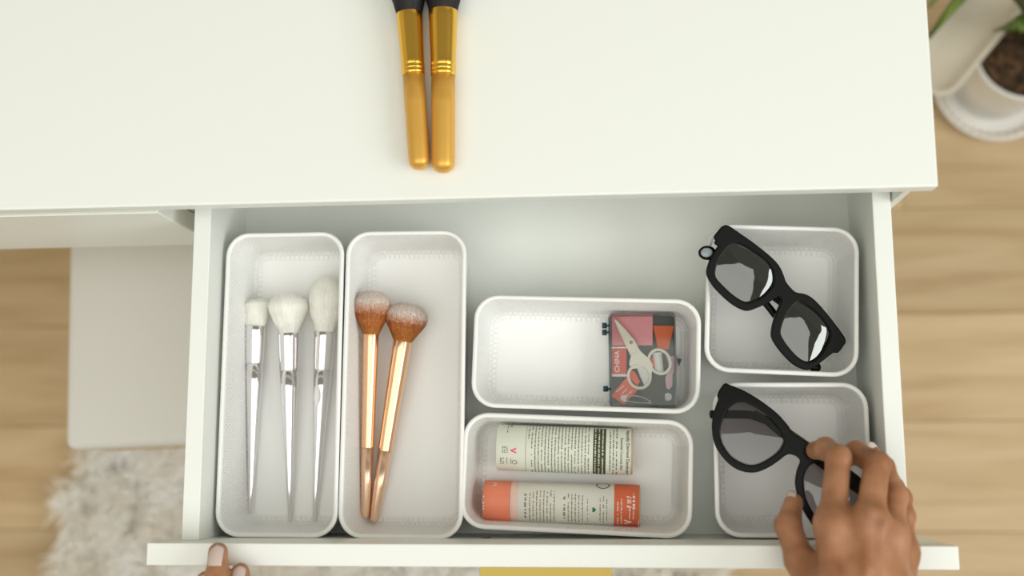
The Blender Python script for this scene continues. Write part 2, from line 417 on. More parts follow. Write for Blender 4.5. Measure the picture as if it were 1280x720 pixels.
# ------------------------------------------------------------------ storage bins
def rrect(w, l, r, seg=8):
    pts = []
    for cx_, cy_, a0 in ((w/2 - r, l/2 - r, 0), (-w/2 + r, l/2 - r, 90), (-w/2 + r, -l/2 + r, 180), (w/2 - r, -l/2 + r, 270)):
        for k in range(seg + 1):
            a = math.radians(a0 + 90 * k / seg); pts.append((cx_ + r * math.cos(a), cy_ + r * math.sin(a)))
    return pts
def ring_loft(rings, close_first=True, close_last=True):
    n = len(rings[0]); V = [p for r in rings for p in r]; Fc = []
    for i in range(len(rings) - 1):
        for k in range(n):
            k2 = (k + 1) % n; Fc.append((i*n + k, i*n + k2, (i+1)*n + k2, (i+1)*n + k))
    if close_first: Fc.append(tuple(range(n))[::-1])
    if close_last: Fc.append(tuple((len(rings)-1)*n + k for k in range(n)))
    return V, Fc
ZR = .675
def storage_bin(cx_, cy_, w_, l_, rot, label, taper=.0045, rad=.019):
    h = ZR - ZB - .0004
    o = empty('storage_bin', (0, 0, 0), label, 'storage bin', 'white storage bins in the open drawer', Matrix.Translation((cx_, cy_, ZB + .0004)) @ Matrix.Rotation(math.radians(rot), 4, 'Z'))
    def ring(off, z, rr): return [(x, y, z) for x, y in rrect(w_ - 2*off, l_ - 2*off, max(rr - off, .003))]
    T = taper
    # outside and inside walls in one woven shell
    wl = []
    spec = [(T + .003, 0, rad), (T + .001, .0012, rad), (T*.98 + .0006, .004, rad), (.0012, h - .006, rad), (.0010, h - .0035, rad)]
    for off, z, rr in spec: wl.append(ring(off, z, rr))
    t = .0020
    for off, z in ((.0010 + t, h - .0035), (.0012 + t, h - .006), (T*.88 + t, .0120), (T + t + .0002, .0080), (T + t + .0012, .0050), (T + t + .0034, .0030), (T + t + .0064, .0022)): wl.append(ring(off, z, rad))
    V, Fc = ring_loft(wl, True, False)
    # uv: arc length, height
    n = len(wl[0]); uv = []
    base = wl[4]; arc = [0]
    for k in range(1, n): arc.append(arc[-1] + (Vector(base[k]) - Vector(base[k-1])).length)
    hh = 0
    for i, r in enumerate(wl):
        for k in range(n): uv.append((arc[k], r[k][2]))
    mesh('wall', V, Fc, M['weave'], o, True, uv=uv)
    # floor
    f0 = ring(T + t + .0062, .00218, rad); f1 = ring(T + t + .008, .0020, rad); f2 = [(x*.6, y*.6, .0020) for x, y, z in f1]; f3 = ring(T+t+.0030, .0003, rad)
    V, Fc = ring_loft([f3, f0, f1, f2]); mesh('base', V, Fc, M['plastic'], o, True)
    # rolled rim
    rr_ = []
    for k in range(9):
        a = math.radians(215 - 250 * k / 8)
        rr_.append(ring(.0016 - .0018 * math.cos(math.pi - a) * -1 if False else .0017 + .0019 * math.cos(a + math.pi) * -1 * -1, h - .0022 + .0020 * math.sin(a), rad))
    V, Fc = ring_loft(rr_, False, False)
    n = len(rr_[0]); m_ = len(rr_)
    for k in range(n):
        k2 = (k + 1) % n; Fc.append(((m_-1)*n + k, (m_-1)*n + k2, k2, k))
    mesh('rim', V, Fc, M['plastic'], o, True)
    return o
storage_bin(.0652, .1206, .0969, .2405, -.3, 'long white bin at the left end of the drawer, holding silver brushes')
storage_bin(.1634, .1197, .0969, .2405, -.6, 'long white bin second from left in the drawer, holding rose gold brushes')
storage_bin(.3060, .1402, .1755, .0880, -2.3, 'white bin in the middle of the drawer with the clear sewing kit')
storage_bin(.2976, .0479, .1755, .0880, -2.6, 'white bin nearest the drawer front holding two paper tubes')
storage_bin(.4564, .1798, .1150, .1150, -3.0, 'square white bin under the angular black sunglasses')
storage_bin(.4590, .0586, .1150, .1150, -.5, 'square white bin under the rounded sunglasses that the hand holds')

# ------------------------------------------------------------------ brushes
def axis_matrix(a, b, roll=0):
    z = (b - a).normalized(); x = Vector((0, 0, 1)).cross(z).normalized(); y = z.cross(x)   # y is up
    return Matrix.Translation(a) @ Matrix((x, y, z)).transposed().to_4x4() @ Matrix.Rotation(roll, 4, 'Z')
def bristles(name, z0, prof, m, parent, n=1600, sq=1.0, tilt=0.0, wd=.00032, dome=None):
    """solid core plus hair strands: prof = (z, r) from the ferrule to the tip"""
    V = []; Fc = []; seg = 40
    rz = [p[0] for p in prof]; rr = [p[1] for p in prof]
    jit = rng.normal(0, .012, (len(prof), seg))
    for i, (z, r) in enumerate(prof):
        for k in range(seg):
            a = 2*math.pi*k/seg; r2 = r * (.985 + jit[i, k])
            V.append((r2*math.cos(a), r2*math.sin(a)*sq, z + tilt * r2*math.cos(a) * ((z - rz[0])/(rz[-1]-rz[0]))))
    for i in range(len(prof)-1):
        for k in range(seg):
            k2 = (k+1) % seg; Fc.append((i*seg+k, i*seg+k2, (i+1)*seg+k2, (i+1)*seg+k))
    Fc.append(tuple((len(prof)-1)*seg + k for k in range(seg)))
    rmax = max(rr); imax = rr.index(rmax)
    for s in range(n):
        a = rng.uniform(0, 2*math.pi); u = math.sqrt(rng.uniform(.02, 1))
        if imax < len(rr)-1: zt = float(np.interp(u*rmax, rr[imax:][::-1], rz[imax:][::-1]))
        else: zt = rz[-1]
        pts = []; da = rng.normal(0, .05)
        for t in (0, .35, .7, 1.0):
            z = rz[0] + (zt - rz[0]) * t
            r = u*(np.interp(z, rz, rr) if z < rz[imax] else rmax) * 1.015
            aa = a + da*t
            pts.append(Vector((r*math.cos(aa), r*math.sin(aa)*sq, z + tilt*r*math.cos(aa)*(z-rz[0])/(rz[-1]-rz[0]))))
        pts[-1] += Vector((rng.normal(0, .0006), rng.normal(0, .0006), rng.uniform(-.0004, .0022)))
        sd = Vector((-math.sin(a), math.cos(a), 0)) * wd * .5
        o = len(V)
        for i, p in enumerate(pts):
            ww = 1.0 if i < 3 else .3
            V += [p - sd*ww, p + sd*ww]
        for i in range(3): Fc.append((o+2*i, o+2*i+1, o+2*i+3, o+2*i+2))
    return mesh(name, V, Fc, m, parent)
def ramp(z0, r0, z1, r1, n=6, pw_=1.0):
    return [(z0 + (z1-z0)*i/n, r0 + (r1-r0)*(i/n)**pw_) for i in range(n+1)]
def round_end(r, z, n=6, flat=1.0):
    return [(z + r*flat*(1-math.cos(math.pi/2*i/n)), max(r*math.sin(math.pi/2*i/n), 1e-5)) for i in range(n+1)]

# two gold brushes lying on the desktop
def gold_brush(e, f_, t, r, label, roll):
    """e = handle end, f_ = where handle meets ferrule, t = ferrule mouth"""
    a = P(*e, ZT + .0085); b = P(*t, ZT + .0105)
    Ln = (b - a).length; lj = (P(*f_, ZT + .009) - a).length
    o = empty('makeup_brush', a, label, 'makeup brush', 'gold brushes on the desktop', axis_matrix(a, b, roll))
    h = round_end(r*.97, 0, 8, .8) + [(r, r*.985), (lj*.3, r), (lj*.7, r*1.02), (lj, r*1.02)]
    lathe('handle', h, M['gold_matte'], o, 40)
    z = lj - .001; R2 = r*1.06; Rm = r*1.26
    fp_ = [(z, R2*.9), (z, R2), (z+.0022, R2), (z+.003, R2*1.0), (z+.0036, R2*.96), (z+.0043, R2*1.01), (z+.0060, R2*1.02), (z+.0066, R2*.97), (z+.0073, R2*1.02)]
    fp_ += ramp(z+.010, R2*1.01, Ln, Rm, 8, 1.1) + [(Ln+.0003, Rm*.99), (Ln+.0003, Rm*.93), (Ln-.003, Rm*.9)]
    lathe('ferrule', fp_, M['gold_gloss'], o, 48, 1, False)
    hp = [(Ln-.002, Rm*.92), (Ln+.004, Rm*1.03), (Ln+.012, Rm*1.26), (Ln+.022, Rm*1.4), (Ln+.030, Rm*1.32), (Ln+.036, Rm*1.0), (Ln+.039, Rm*.5), (Ln+.0395, .0002)]
    bristles('bristles', 0, hp, M['black_hair'], o, 2200)
gold_brush((525, 212), (518, 93), (512, 18), .0079, 'gold makeup brush with black bristles on desktop, the left one, nearly touching its twin', .3)
gold_brush((554, 216), (553.5, 94), (554, 15), .0086, 'gold makeup brush with black bristles on desktop, the right one of the pair', .8)

# silver brushes
ZF = ZB + .0026                               # top of a bin's base
def silver_brush(e, m_, r_end, r_f, head, label, ztop=None, dz=(0, 0), sq=1.0, tilt=0, reflection=False):
    a = P(*e, ZF + r_end + .0004 + dz[0]); b = P(*m_, ZF + r_f + .0006 + dz[1])
    Ln = (b-a).length
    o = empty('makeup_brush', a, label, 'makeup brush', 'silver brushes in the leftmost bin', axis_matrix(a, b))
    js = Ln * .80
    prof = round_end(r_end, 0, 5) + [(js*k/8, r_end + (r_f*.89 - r_end)*(k/8)**1.12) for k in range(1, 8)] + [(js, r_f*.89)]
    lathe('handle', prof, M['silver'], o, 40)
    lathe('ferrule', [(js-.0002, r_f*.85), (js+.0002, r_f*.89), (js+.001, r_f*.90)] + ramp(js+.002, r_f*.90, Ln, r_f, 6, .8) + [(Ln+.0004, r_f*.98), (Ln+.0004, r_f*.9), (Ln-.002, r_f*.88)], M['chrome'], o, 44, 1, False)
    hp = [(Ln + z, r_f*r) for z, r in head]
    bristles('bristles', 0, hp, M['white_hair'], o, 1800, sq, tilt)
    if reflection:  # white reflection on the handle, built in as a pale plastic inlay
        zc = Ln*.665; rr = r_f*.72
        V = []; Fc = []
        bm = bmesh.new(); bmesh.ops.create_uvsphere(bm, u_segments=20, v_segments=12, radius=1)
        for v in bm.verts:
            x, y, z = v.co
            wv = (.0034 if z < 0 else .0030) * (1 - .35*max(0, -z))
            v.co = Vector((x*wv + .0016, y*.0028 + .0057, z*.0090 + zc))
        from_bm('reflection_inlay', bm, M['plastic'], o, True)
    return o
silver_brush((313, 641), (319.5, 408), .0018, .0082, [(-.002, .92), (.004, 1.16), (.012, 1.42), (.0180, 1.5), (.0200, 1.42), (.0206, .3)], 'silver makeup brush with short flat white bristles, leftmost in the long bin', dz=(0, .004), sq=.75, tilt=-.12)
silver_brush((362.5, 652), (361, 416), .0016, .0087, [(-.002, .9), (.004, 1.14), (.010, 1.5), (.017, 1.84), (.0225, 1.94), (.027, 1.72), (.0295, 1.3), (.031, .6), (.0313, .1)], 'silver makeup brush with wide domed white bristles, middle of three', dz=(0, .008))
silver_brush((393, 653), (406, 415), .0016, .0087, [(-.002, .9), (.006, 1.12), (.016, 1.5), (.026, 1.68), (.034, 1.58), (.041, 1.22), (.0455, .7), (.0470, .1)], 'silver makeup brush with tall tapered white bristles, rightmost of three', dz=(0, .005), reflection=True)

# rose gold brushes
def rose_brush(e, j_, m_, r_end, r_f, label, dz, hs):
    a = P(*e, ZF + r_end + .0004 + dz[0]); b = P(*m_, ZF + r_f + .0006 + dz[1]); jn = P(*j_, ZF + r_end + (r_f - r_end)*.4 + .001 + dz[0])
    Ln = (b-a).length; js = (jn - a).length
    o = empty('makeup_brush', a, label, 'makeup brush', 'rose gold brushes in the second bin', axis_matrix(a, b))
    rj = r_end + (r_f - r_end)*.55
    lathe('handle', round_end(r_end, 0, 6, .6) + [(.006, r_end*1.04), (js*.5, (r_end+rj)/2), (js, rj)], M['rose_pale'], o, 40)
    lathe('ferrule', [(js+.0001, rj*.9), (js+.0003, rj*1.005)] + ramp(js+.001, rj*1.01, Ln, r_f, 8) + [(Ln+.0004, r_f*.98), (Ln+.0004, r_f*.9), (Ln-.002, r_f*.88)], M['rose'], o, 44, 1, False)
    hp = [(Ln + z*hs, r_f*r) for z, r in [(-.002, .92), (.004, 1.32), (.010, 1.85), (.016, 2.24), (.021, 2.38), (.0255, 2.2), (.029, 1.75), (.0312, 1.05), (.0318, .1)]]
    bristles('bristles', 0, hp, two_tone(Ln, Ln + .030*hs), o, 3000)
rose_brush((456.5, 648), (459, 559), (464, 416), .0036, .0066, 'rose gold makeup brush with white tipped brown bristles, upright left one of two', (.001, .018), 1.05)
rose_brush((467, 653), (480, 563), (503.5, 425), .0037, .0076, 'rose gold makeup brush with white tipped brown bristles, slanting right one of two', (0, .011), .92)

# ------------------------------------------------------------------ paper tubes
def wrap(o, geo, r, x0, ang0, rot, lift=.00012):
    """flat print (u right, v up) laid on a cylinder about local X; ang0 = angle from the top, rot = 'down' or 'up' reading direction"""
    V, Fc = geo; out = []
    for p in V:
        if rot == 'down': dx, s = p[1], p[0]      # letter tops towards +x, reading towards the viewer
        else: dx, s = -p[1], -p[0]                  # letter tops towards -x, reading away from the viewer
        a = ang0 + s / r
        out.append((x0 + dx, -(r + lift)*math.sin(a), (r + lift)*math.cos(a)))
    return out, Fc
def bars(length, h, seed, start=None, gap=.28):
    """an illegible line of print: word-long dashes cut small so that they bend round the tube"""
    rr = random.Random(seed); geo = []; x = -length/2
    V = []; Fc = []
    while x < length/2:
        wl = rr.uniform(.0010, .0044); wl = min(wl, length/2 - x)
        k = max(1, int(wl/.0011))
        for i in range(k):
            if rr.random() < .10: continue
            a0, a1 = x + wl*i/k, x + wl*(i+.78)/k
            hh = h*rr.uniform(.75, 1.15); o = len(V)
            V += [(a0, -h/2, 0), (a1, -h/2, 0), (a1, -h/2+hh, 0), (a0, -h/2+hh, 0)]; Fc.append((o, o+1, o+2, o+3))
        x += wl + h*gap*2.2
    return V, Fc
def quad(w_, h_, n=1):
    V = []; Fc = []
    for i in range(n+1):
        x = -w_/2 + w_*i/n; V += [(x, -h_/2, 0), (x, h_/2, 0)]
    for i in range(n): Fc.append((2*i, 2*i+2, 2*i+3, 2*i+1))
    return V, Fc
def heart(s):
    pts = []
    for k in range(24):
        t = 2*math.pi*k/24; pts.append((s*.062*(16*math.sin(t)**3), s*.062*(13*math.cos(t)-5*math.cos(2*t)-2*math.cos(3*t)-math.cos(4*t)), 0))
    return pts, [tuple(range(24))]
def ringmark(r, wd, n=24):
    V = []; Fc = []
    for k in range(n):
        a = 2*math.pi*k/n; V += [(r*math.cos(a), r*math.sin(a), 0), ((r-wd)*math.cos(a), (r-wd)*math.sin(a), 0)]
    for k in range(n):
        j = (k+1) % n; Fc.append((2*k, 2*j, 2*j+1, 2*k+1))
    return V, Fc
def cyl_part(name, x0, x1, r, m, parent, bev=.0004, ends=(True, True)):
    prof = [(x0, r-bev), (x0+bev, r), (x1-bev, r), (x1, r-bev)]
    V = []; Fc = []; seg = 64
    for x, rr in prof:
        for k in range(seg):
            a = 2*math.pi*k/seg; V.append((x, rr*math.sin(a), rr*math.cos(a)))
    for i in range(3):
        for k in range(seg):
            k2 = (k+1) % seg; Fc.append((i*seg+k, (i+1)*seg+k, (i+1)*seg+k2, i*seg+k2))
    if ends[0]: Fc.append(tuple(range(seg)))
    if ends[1]: Fc.append(tuple(3*seg+k for k in range(seg))[::-1])
    return mesh(name, V, Fc, m, parent, True)
def tube_root(a, b, r, label):
    A_, B_ = P(*a, ZF + r), P(*b, ZF + r)
    x = (B_ - A_); Ln = x.length; x.normalize(); z = Vector((0, 0, 1)); y = z.cross(x)
    o = empty('paper_tube', A_, label, 'paper tube', 'paper tubes in the front bin', Matrix.Translation(A_) @ Matrix((x, y, z)).transposed().to_4x4())
    return o, Ln
def seams(o): pass
# upper, cream tube
rA = .0182
tA, LA = tube_root((623, 559), (791, 565), rA, 'cream paper tube with dense grey print and a dark olive band, behind the coral tube')
pxm = LA / 168.0                                  # metres per measured pixel along the tube
cyl_part('tube_body', 0, LA*.985, rA, M['paper'], tA)
cyl_part('tube_end', LA*.978, LA, rA*.97, M['cardboard'], tA)
mesh('olive_band', *wrap(tA, quad(.050, 20.0*pxm*.78, 40), rA, (750-623)*pxm, .12, 'down', .00006), M['olive'], tA)
g = []
for i, px in enumerate(np.arange(663, 738, 4.1)):
    g.append(wrap(tA, bars(.052 if i else .018, .00088, 100+i), rA, (px-623)*pxm, .05 if i else -.9, 'down'))
for i, px in enumerate((763, 767, 771)):
    g.append(wrap(tA, bars((.042, .05, .052)[i], .0010, 140+i), rA, (px-623)*pxm, (-.12, .05, .05)[i], 'down'))
mesh('small_print', *join(g), M['ink'], tA)
tag(tA.children[-1], None, None, None, 'stuff')
g = [wrap(tA, text_geo('Naturally Derived Deodorant', .0035), rA, (784.5-623)*pxm, .02, 'down'),
     wrap(tA, text_geo('Essential Coconut Aloe', .0029), rA, (777-623)*pxm, .15, 'down')]
mesh('lettering', *join(g), M['ink_dark'], tA)
g = [wrap(tA, bars(.052, .00085, 160+i), rA, (px-623)*pxm, .12, 'down', .0002) for i, px in enumerate((745, 749.5, 754))]
tag(mesh('white_print', *join(g), M['ink_white'], tA), None, None, None, 'stuff')
g = [wrap(tA, bars(.016, .0010, 170), rA, (636-623)*pxm, -1.0, 'down'), wrap(tA, bars(.008, .0014, 171), rA, (640-623)*pxm, -1.28, 'down'),
     wrap(tA, quad(.048, .00025, 40), rA, (659.5-623)*pxm, .1, 'down')]
g += [wrap(tA, bars(.0055, .0007, 172+i), rA, (px-623)*pxm, .10, 'down') for i, px in enumerate((631.5, 634, 637))]
g += [wrap(tA, bars(.0060, .0009, 178+i), rA, (px-623)*pxm, .62, 'down') for i, px in enumerate((629, 632, 636.5))]
g += [wrap(tA, ringmark(.0020, .0005), rA, (646-623)*pxm, .66, 'down'), wrap(tA, quad(.0050, .0005, 4), rA, (641.5-623)*pxm, .62, 'down')]
mesh('side_print', *join(g), M['ink'], tA)
def vmark(s, t):
    V = [(-s, s, 0), (-s+t, s, 0), (0, -s+t*1.4, 0), (s-t, s, 0), (s, s, 0), (.18*s, -s, 0), (-.18*s, -s, 0)]
    return V, [(0, 6, 2, 1), (2, 6, 5), (2, 5, 4, 3)]
mesh('pink_mark', *wrap(tA, vmark(.0023, .0013), rA, (644.5-623)*pxm, .12, 'down'), M['ink_pink'], tA)
# lower, coral and white tube
rB = .0162
tB, LB = tube_root((606, 626), (800, 632), rB, 'white paper tube with coral ends, nearest the drawer front')
pxb = LB / 194.0
cyl_part('cap', 0, 33.5*pxb, rB*1.005, M['coral'], tB)
cyl_part('blush_band', 33.7*pxb, 43*pxb, rB*.985, M['blush'], tB, .0002)
cyl_part('tube_body', 42.9*pxb, 162*pxb, rB, M['paper2'], tB, .0002)
cyl_part('coral_end', 162*pxb, LB*.992, rB, M['coral2'], tB, .0002)
cyl_part('tube_end', LB*.985, LB, rB*.97, M['cardboard'], tB)
g = []
for i, (px, c, ln, h) in enumerate([(659, .34, .021, .0017)] + [(664.5 + 4.3*k, .30 + .03*(k % 3), .0275 - .001*(k % 2), .0009) for k in range(8)] +
        [(707, .42, .022, .0017)] + [(712 + 4.3*k, .42, .0245, .0009) for k in range(5)] + [(735.5, .55, .020, .0007)] + [(751, .55, .020, .0008), (755, .50, .023, .0008), (759, .55, .019, .0008)]):
    g.append(wrap(tB, bars(ln, h, 300+i), rB, (px-606)*pxb, c*.5, 'up'))
tag(mesh('small_print', *join(g), M['ink_brown'], tB), None, None, None, 'stuff')
g = [wrap(tB, ringmark(.0056, .0010), rB, (754-606)*pxb, -1.22, 'up')]
mesh('stamp', *join(g), M['ink'], tB)
mesh('green_heart', *wrap(tB, heart(.0019), rB, (743.5-606)*pxb, .22, 'up'), M['ink_green'], tB)
g = [wrap(tB, bars(.021, .0009, 330), rB, (772.5-606)*pxb, .45, 'up'), wrap(tB, bars(.024, .0009, 331), rB, (777-606)*pxb, .32, 'up'),
     wrap(tB, bars(.009, .0020, 332), rB, (785-606)*pxb, -.22, 'up'), wrap(tB, bars(.009, .0010, 333), rB, (788-606)*pxb, -.2, 'up'),
     wrap(tB, bars(.012, .0018, 334), rB, (792-606)*pxb, -.25, 'up'), wrap(tB, bars(.0095, .0009, 335), rB, (787-606)*pxb, .36, 'up'),
     wrap(tB, bars(.0095, .0008, 336), rB, (791.5-606)*pxb, .36, 'up'), wrap(tB, bars(.009, .0009, 337), rB, (798-606)*pxb, .95, 'up')]
g.append(wrap(tB, vmark(.0028, .0015), rB, (785-606)*pxb, .86, 'up'))
mesh('white_print', *join(g), M['ink_white'], tB)
g = [wrap(tB, bars(.006, .0022, 340), rB*1.005, (620-606)*pxb, -.98, 'up')]
g += [wrap(tB, quad(.0012, .0008), rB*1.005, (607.3-606)*pxb, a_, 'up') for a_ in (-.25, .05, .2, .33)]
mesh('cap_print', *join(g), M['ink_white'], tB)

# ------------------------------------------------------------------ sewing kit
ZK = ZF + .0002
kh = .020                                        # kit height
def KP(px, py, h): return P(px, py, ZK + h)
def flat_item(name, pts, h0, h1, m, parent=None, label=None, cat=None, bev=.0002, group=None):
    """a flat thing with real thickness: outline points in order, lying at height h0..h1 above the kit's floor"""
    W = [KP(px, py, h1) for px, py in pts]; c0 = sum(W, Vector()) / len(W)
    area2 = sum(W[i].x*W[(i+1) % len(W)].y - W[(i+1) % len(W)].x*W[i].y for i in range(len(W)))
    if area2 < 0: W = W[::-1]
    n = len(W); V = [(p.x-c0.x, p.y-c0.y, 0) for p in W] + [(p.x-c0.x, p.y-c0.y, h1-h0) for p in W]
    Fc = [tuple(range(n))[::-1], tuple(range(n, 2*n))] + [(i, (i+1) % n, n+(i+1) % n, n+i) for i in range(n)]
    if parent is None:
        o = mesh(name, V, Fc, m, None, False); o.location = (c0.x, c0.y, ZK + h0)
        return tag(o, label, cat, group)
    V = [(v[0]+c0.x, v[1]+c0.y, v[2]+ZK+h0) for v in V]
    return mesh(name, V, Fc, m, parent, False, True)
ck = KP(802.5, 449.5, 0)
kit = empty('sewing_kit_box', ck, 'small clear plastic sewing kit box with teal hinges, full of notions', 'sewing kit')
# rounded tray and lid built in the box's own axes
k0, k1, k2, k3 = KP(761.5, 391.5, kh), KP(844, 391, kh), KP(845.5, 508.5, kh), KP(761.5, 508.5, kh)
ex = ((k1-k0) + (k2-k3)).normalized(); ey = Vector((-ex.y, ex.x, 0))
kc = (k0+k1+k2+k3)/4; kw = ((k1-k0).length + (k2-k3).length)/2; kl = ((k0-k3).length + (k1-k2).length)/2
def kring(off, z, r=.003): return [kc.xy.to_3d() + ex*x + ey*y_ + Vector((0, 0, ZK+z)) for x, y_ in rrect(kw-2*off, kl-2*off, max(r-off, .0006), 4)]
V, Fc = ring_loft([kring(0, 0), kring(0, kh*.55), kring(.0012, kh*.55), kring(.0012, .0012)]); mesh('tray', V, Fc, M['clear'], kit, False, True)
V, Fc = ring_loft([kring(-.0003, kh*.56), kring(-.0003, kh), kring(.0012, kh+.0006), kring(.0012, kh+.0001)], False, False)
V2, F2 = ring_loft([kring(.0014, kh), kring(.0014, kh+.0006)]);
lid = mesh('lid', V2, F2, M['clear'], kit, False, True)
mesh('lid_edge', V, Fc, M['clear_edge'], lid, False, True)
V, Fc = ring_loft([kring(-.0008, 0), kring(-.0008, .0016), kring(.0006, .0016), kring(.0006, 0)], False, False); mesh('base_edge', V, Fc, M['clear_edge'], kit, False, True)
for (px, py) in ((755.5, 407), (755.5, 415.5), (757, 486)):
    p = KP(px, py, kh*.5); tube('hinge', [p - Vector((0, .0022, 0)), p + Vector((0, .0022, 0))], .0020, M['teal'], kit, 12)
    tube('hinge_tab', [p, p + Vector((.0045, 0, .001))], .0009, M['teal'], kit, 8)
p = [KP(846, 448, kh*.6), KP(852, 449, kh*.6), KP(848.5, 458, kh*.6)]
V = [q_ + Vector((0, 0, dz)) for dz in (-.002, .002) for q_ in p]
mesh('clasp', V, [(0, 1, 2), (5, 4, 3), (0, 3, 4, 1), (1, 4, 5, 2), (2, 5, 3, 0)], M['teal'], kit, False, True)
flat_item('felt_liner', [(764, 393), (842.5, 393), (843.5, 507), (764, 507)], .0013, .0028, M['foam'], kit)
flat_item('needle_felt', [(764.5, 393.5), (816, 393), (815.5, 431.5), (765, 432)], .003, .006, M['pink_felt'], None, 'square of pink felt at top left inside the clear sewing kit', 'felt')
flat_item('tape_measure', [(816.5, 407), (842.5, 407), (835.5, 437), (822.5, 436)], .003, .007, M['orange'], None, 'orange tapered piece at top right inside the sewing kit', 'tape measure')
tcard = flat_item('thread_card', [(764.8, 435), (783, 434.5), (783, 469), (765, 470)], .0045, .0085, M['red_card'], None, 'red card lettered CHINA at left inside the sewing kit', 'thread card')
flat_item('card_edge', [(764.5, 433.5), (783.2, 433), (783.2, 435.2), (764.8, 435.5)], .003, .0088, M['scissor_plastic'], tcard)
flat_item('card_edge', [(765, 467.6), (784, 467.6), (784, 470.6), (765, 470.6)], .003, .0088, M['scissor_plastic'], tcard)
gv, gf = text_geo('CHINA', .0056)
p = KP(771.5, 452, .0087); mesh('lettering', [(p.x - y_, p.y + x_, p.z) for x_, y_, z_ in gv], gf, M['ink_white'], tcard, False, True)
flat_item('thread_bundle', [(803, 473), (831, 472), (831, 503), (804, 503)], .003, .0065, M['foam_dark'], None, 'dark grey thread block at bottom inside the sewing kit', 'thread', .0002, 'thread bundles in the sewing kit')
flat_item('thread_bundle', [(784, 486), (804, 484), (804, 503.5), (785, 503.5)], .003, .006, M['brown_thread'], None, 'dark brown thread block beside the orange strip in the sewing kit', 'thread', .0002, 'thread bundles in the sewing kit')
flat_item('thread_bundle', [(765, 471), (803, 471), (803, 484), (765, 484)], .003, .0045, M['foam_dark'], None, 'dark grey thread strip under the orange tape in the sewing kit', 'thread', .0002, 'thread bundles in the sewing kit')
flat_item('thread_bundle', [(784, 434), (800, 434), (800, 468), (784, 468)], .003, .005, M['brown_thread'], None, 'dark thread strip right of the red card, under the scissors', 'thread', .0002, 'thread bundles in the sewing kit')
ot = flat_item('orange_tape', [(783, 472), (797.5, 486.5), (780, 505.5), (763.5, 494.5)], .0068, .0078, M['orange_red'], None, 'folded orange red tape strip at lower left inside sewing kit', 'tape', .0002, 'orange tape ends in the sewing kit')
flat_item('tape_fold', [(763.5, 494.5), (772, 492), (781, 503), (780, 506)], .0079, .0085, M['orange_red'], ot)
for (p1, p2) in (((770, 490), (780, 482)), ((777, 493), (783.5, 486)), ((783, 494.5), (790, 489))):
    v = Vector((p2[0]-p1[0], p2[1]-p1[1])); nn = Vector((-v.y, v.x)).normalized()*.45
    flat_item('tape_mark', [(p1[0]+nn.x, p1[1]+nn.y), (p2[0]+nn.x, p2[1]+nn.y), (p2[0]-nn.x, p2[1]-nn.y), (p1[0]-nn.x, p1[1]-nn.y)], .0078, .0079, M['ink_white'], ot)
flat_item('orange_tape', [(786, 463), (793, 464), (800, 477), (796, 482), (788, 474)], .0068, .0078, M['orange_red'], None, 'orange red tape end seen through the lower scissor ring', 'tape', .0002, 'orange tape ends in the sewing kit')
flat_item('orange_tape', [(814, 446.5), (826, 458), (821.5, 463), (813, 458)], .0088, .0096, M['orange_red'], None, 'orange red tape end seen through the right scissor ring', 'tape', .0002, 'orange tape ends in the sewing kit')
flat_item('thread_bundle', [(796, 459.5), (806, 458), (812, 464), (813, 475), (806, 482.5), (802, 474)], .0068, .0105, M['spool'], None, 'cream thread hank seen through the lower scissor ring', 'thread', .0002, 'thread bundles in the sewing kit')
# thread spool, white
a, b = KP(821, 441, .0068), KP(823.5, 466, .0068)
sp = empty('thread_spool', a, 'white thread spool lying under the right scissor ring in the sewing kit', 'thread', None, axis_matrix(a, b))
Ls = (b-a).length
lathe('thread', ramp(.0012, .0041, Ls-.0012, .0041, 12), M['spool'], sp, 24)
for z in (0, Ls-.0012): lathe('flange', [(z, .0037), (z+.0001, .0044), (z+.0011, .0044), (z+.0012, .0037)], M['plastic'], sp, 24)
# pink ribbon
flat_item('pink_ribbon', [(833, 446), (840, 445), (847.5, 444), (846.5, 452), (846, 463), (841, 467), (840.5, 482), (836.5, 487), (833, 485), (831.5, 473), (836.5, 459)], .0050, .0056, M['ribbon'], None, 'pale pink ribbon scrap at right inside the sewing kit', 'ribbon')
# button
p = KP(834.8, 496, .004)
bt = mesh('button', *slab_curve([[(.0029*math.cos(t*.2618), .0029*math.sin(t*.2618)) for t in range(24)]] + [[(sx*.00085+.00048*math.cos(t*.7854), sy*.00085+.00048*math.sin(t*.7854)) for t in range(8)] for sx in (-1, 1) for sy in (-1, 1)], .0006, .0003), M['button'], None, False)
bt.location = p; tag(bt, 'pale round button with four holes at lower right in sewing kit', 'button')
p0 = KP(834.8, 496, .0031)
V, Fc = ring_loft([[(p0.x + x, p0.y + y_, p0.z + z) for x, y_ in rrect(.0072, .0085, .001, 3)] for z in (-.0004, .0001)])
o = mesh('button_card', V, Fc, M['foam'], None, False); tag(o, 'pale card under the round button in the sewing kit', 'card')
# safety pin
pts = catmull([KP(782, 496, .0092), KP(793, 494.5, .0095), KP(804, 497, .0095), KP(812, 501, .0092), KP(813.8, 503, .0092), KP(811.5, 503.8, .0092), KP(798, 503, .0092), KP(783, 501, .0092)], 6, False)
pin = empty('safety_pin', pts[0], 'small safety pin with pale clasp at bottom of sewing kit', 'safety pin')
tube('wire', pts, .00035, M['steel'], pin, 8)
q = KP(811.8, 501.6, .0092); tube('coil', [q + Vector((.0009*math.cos(t*.5), .0009*math.sin(t*.5), .0002*math.sin(t))) for t in range(13)], .0003, M['steel'], pin, 6)
flat_item('clasp', [(776, 494.5), (783, 493.5), (784, 497), (782.5, 498.5), (784, 502), (779, 501.5), (775.5, 498.5)], .0085, .0100, M['scissor_plastic'], pin)
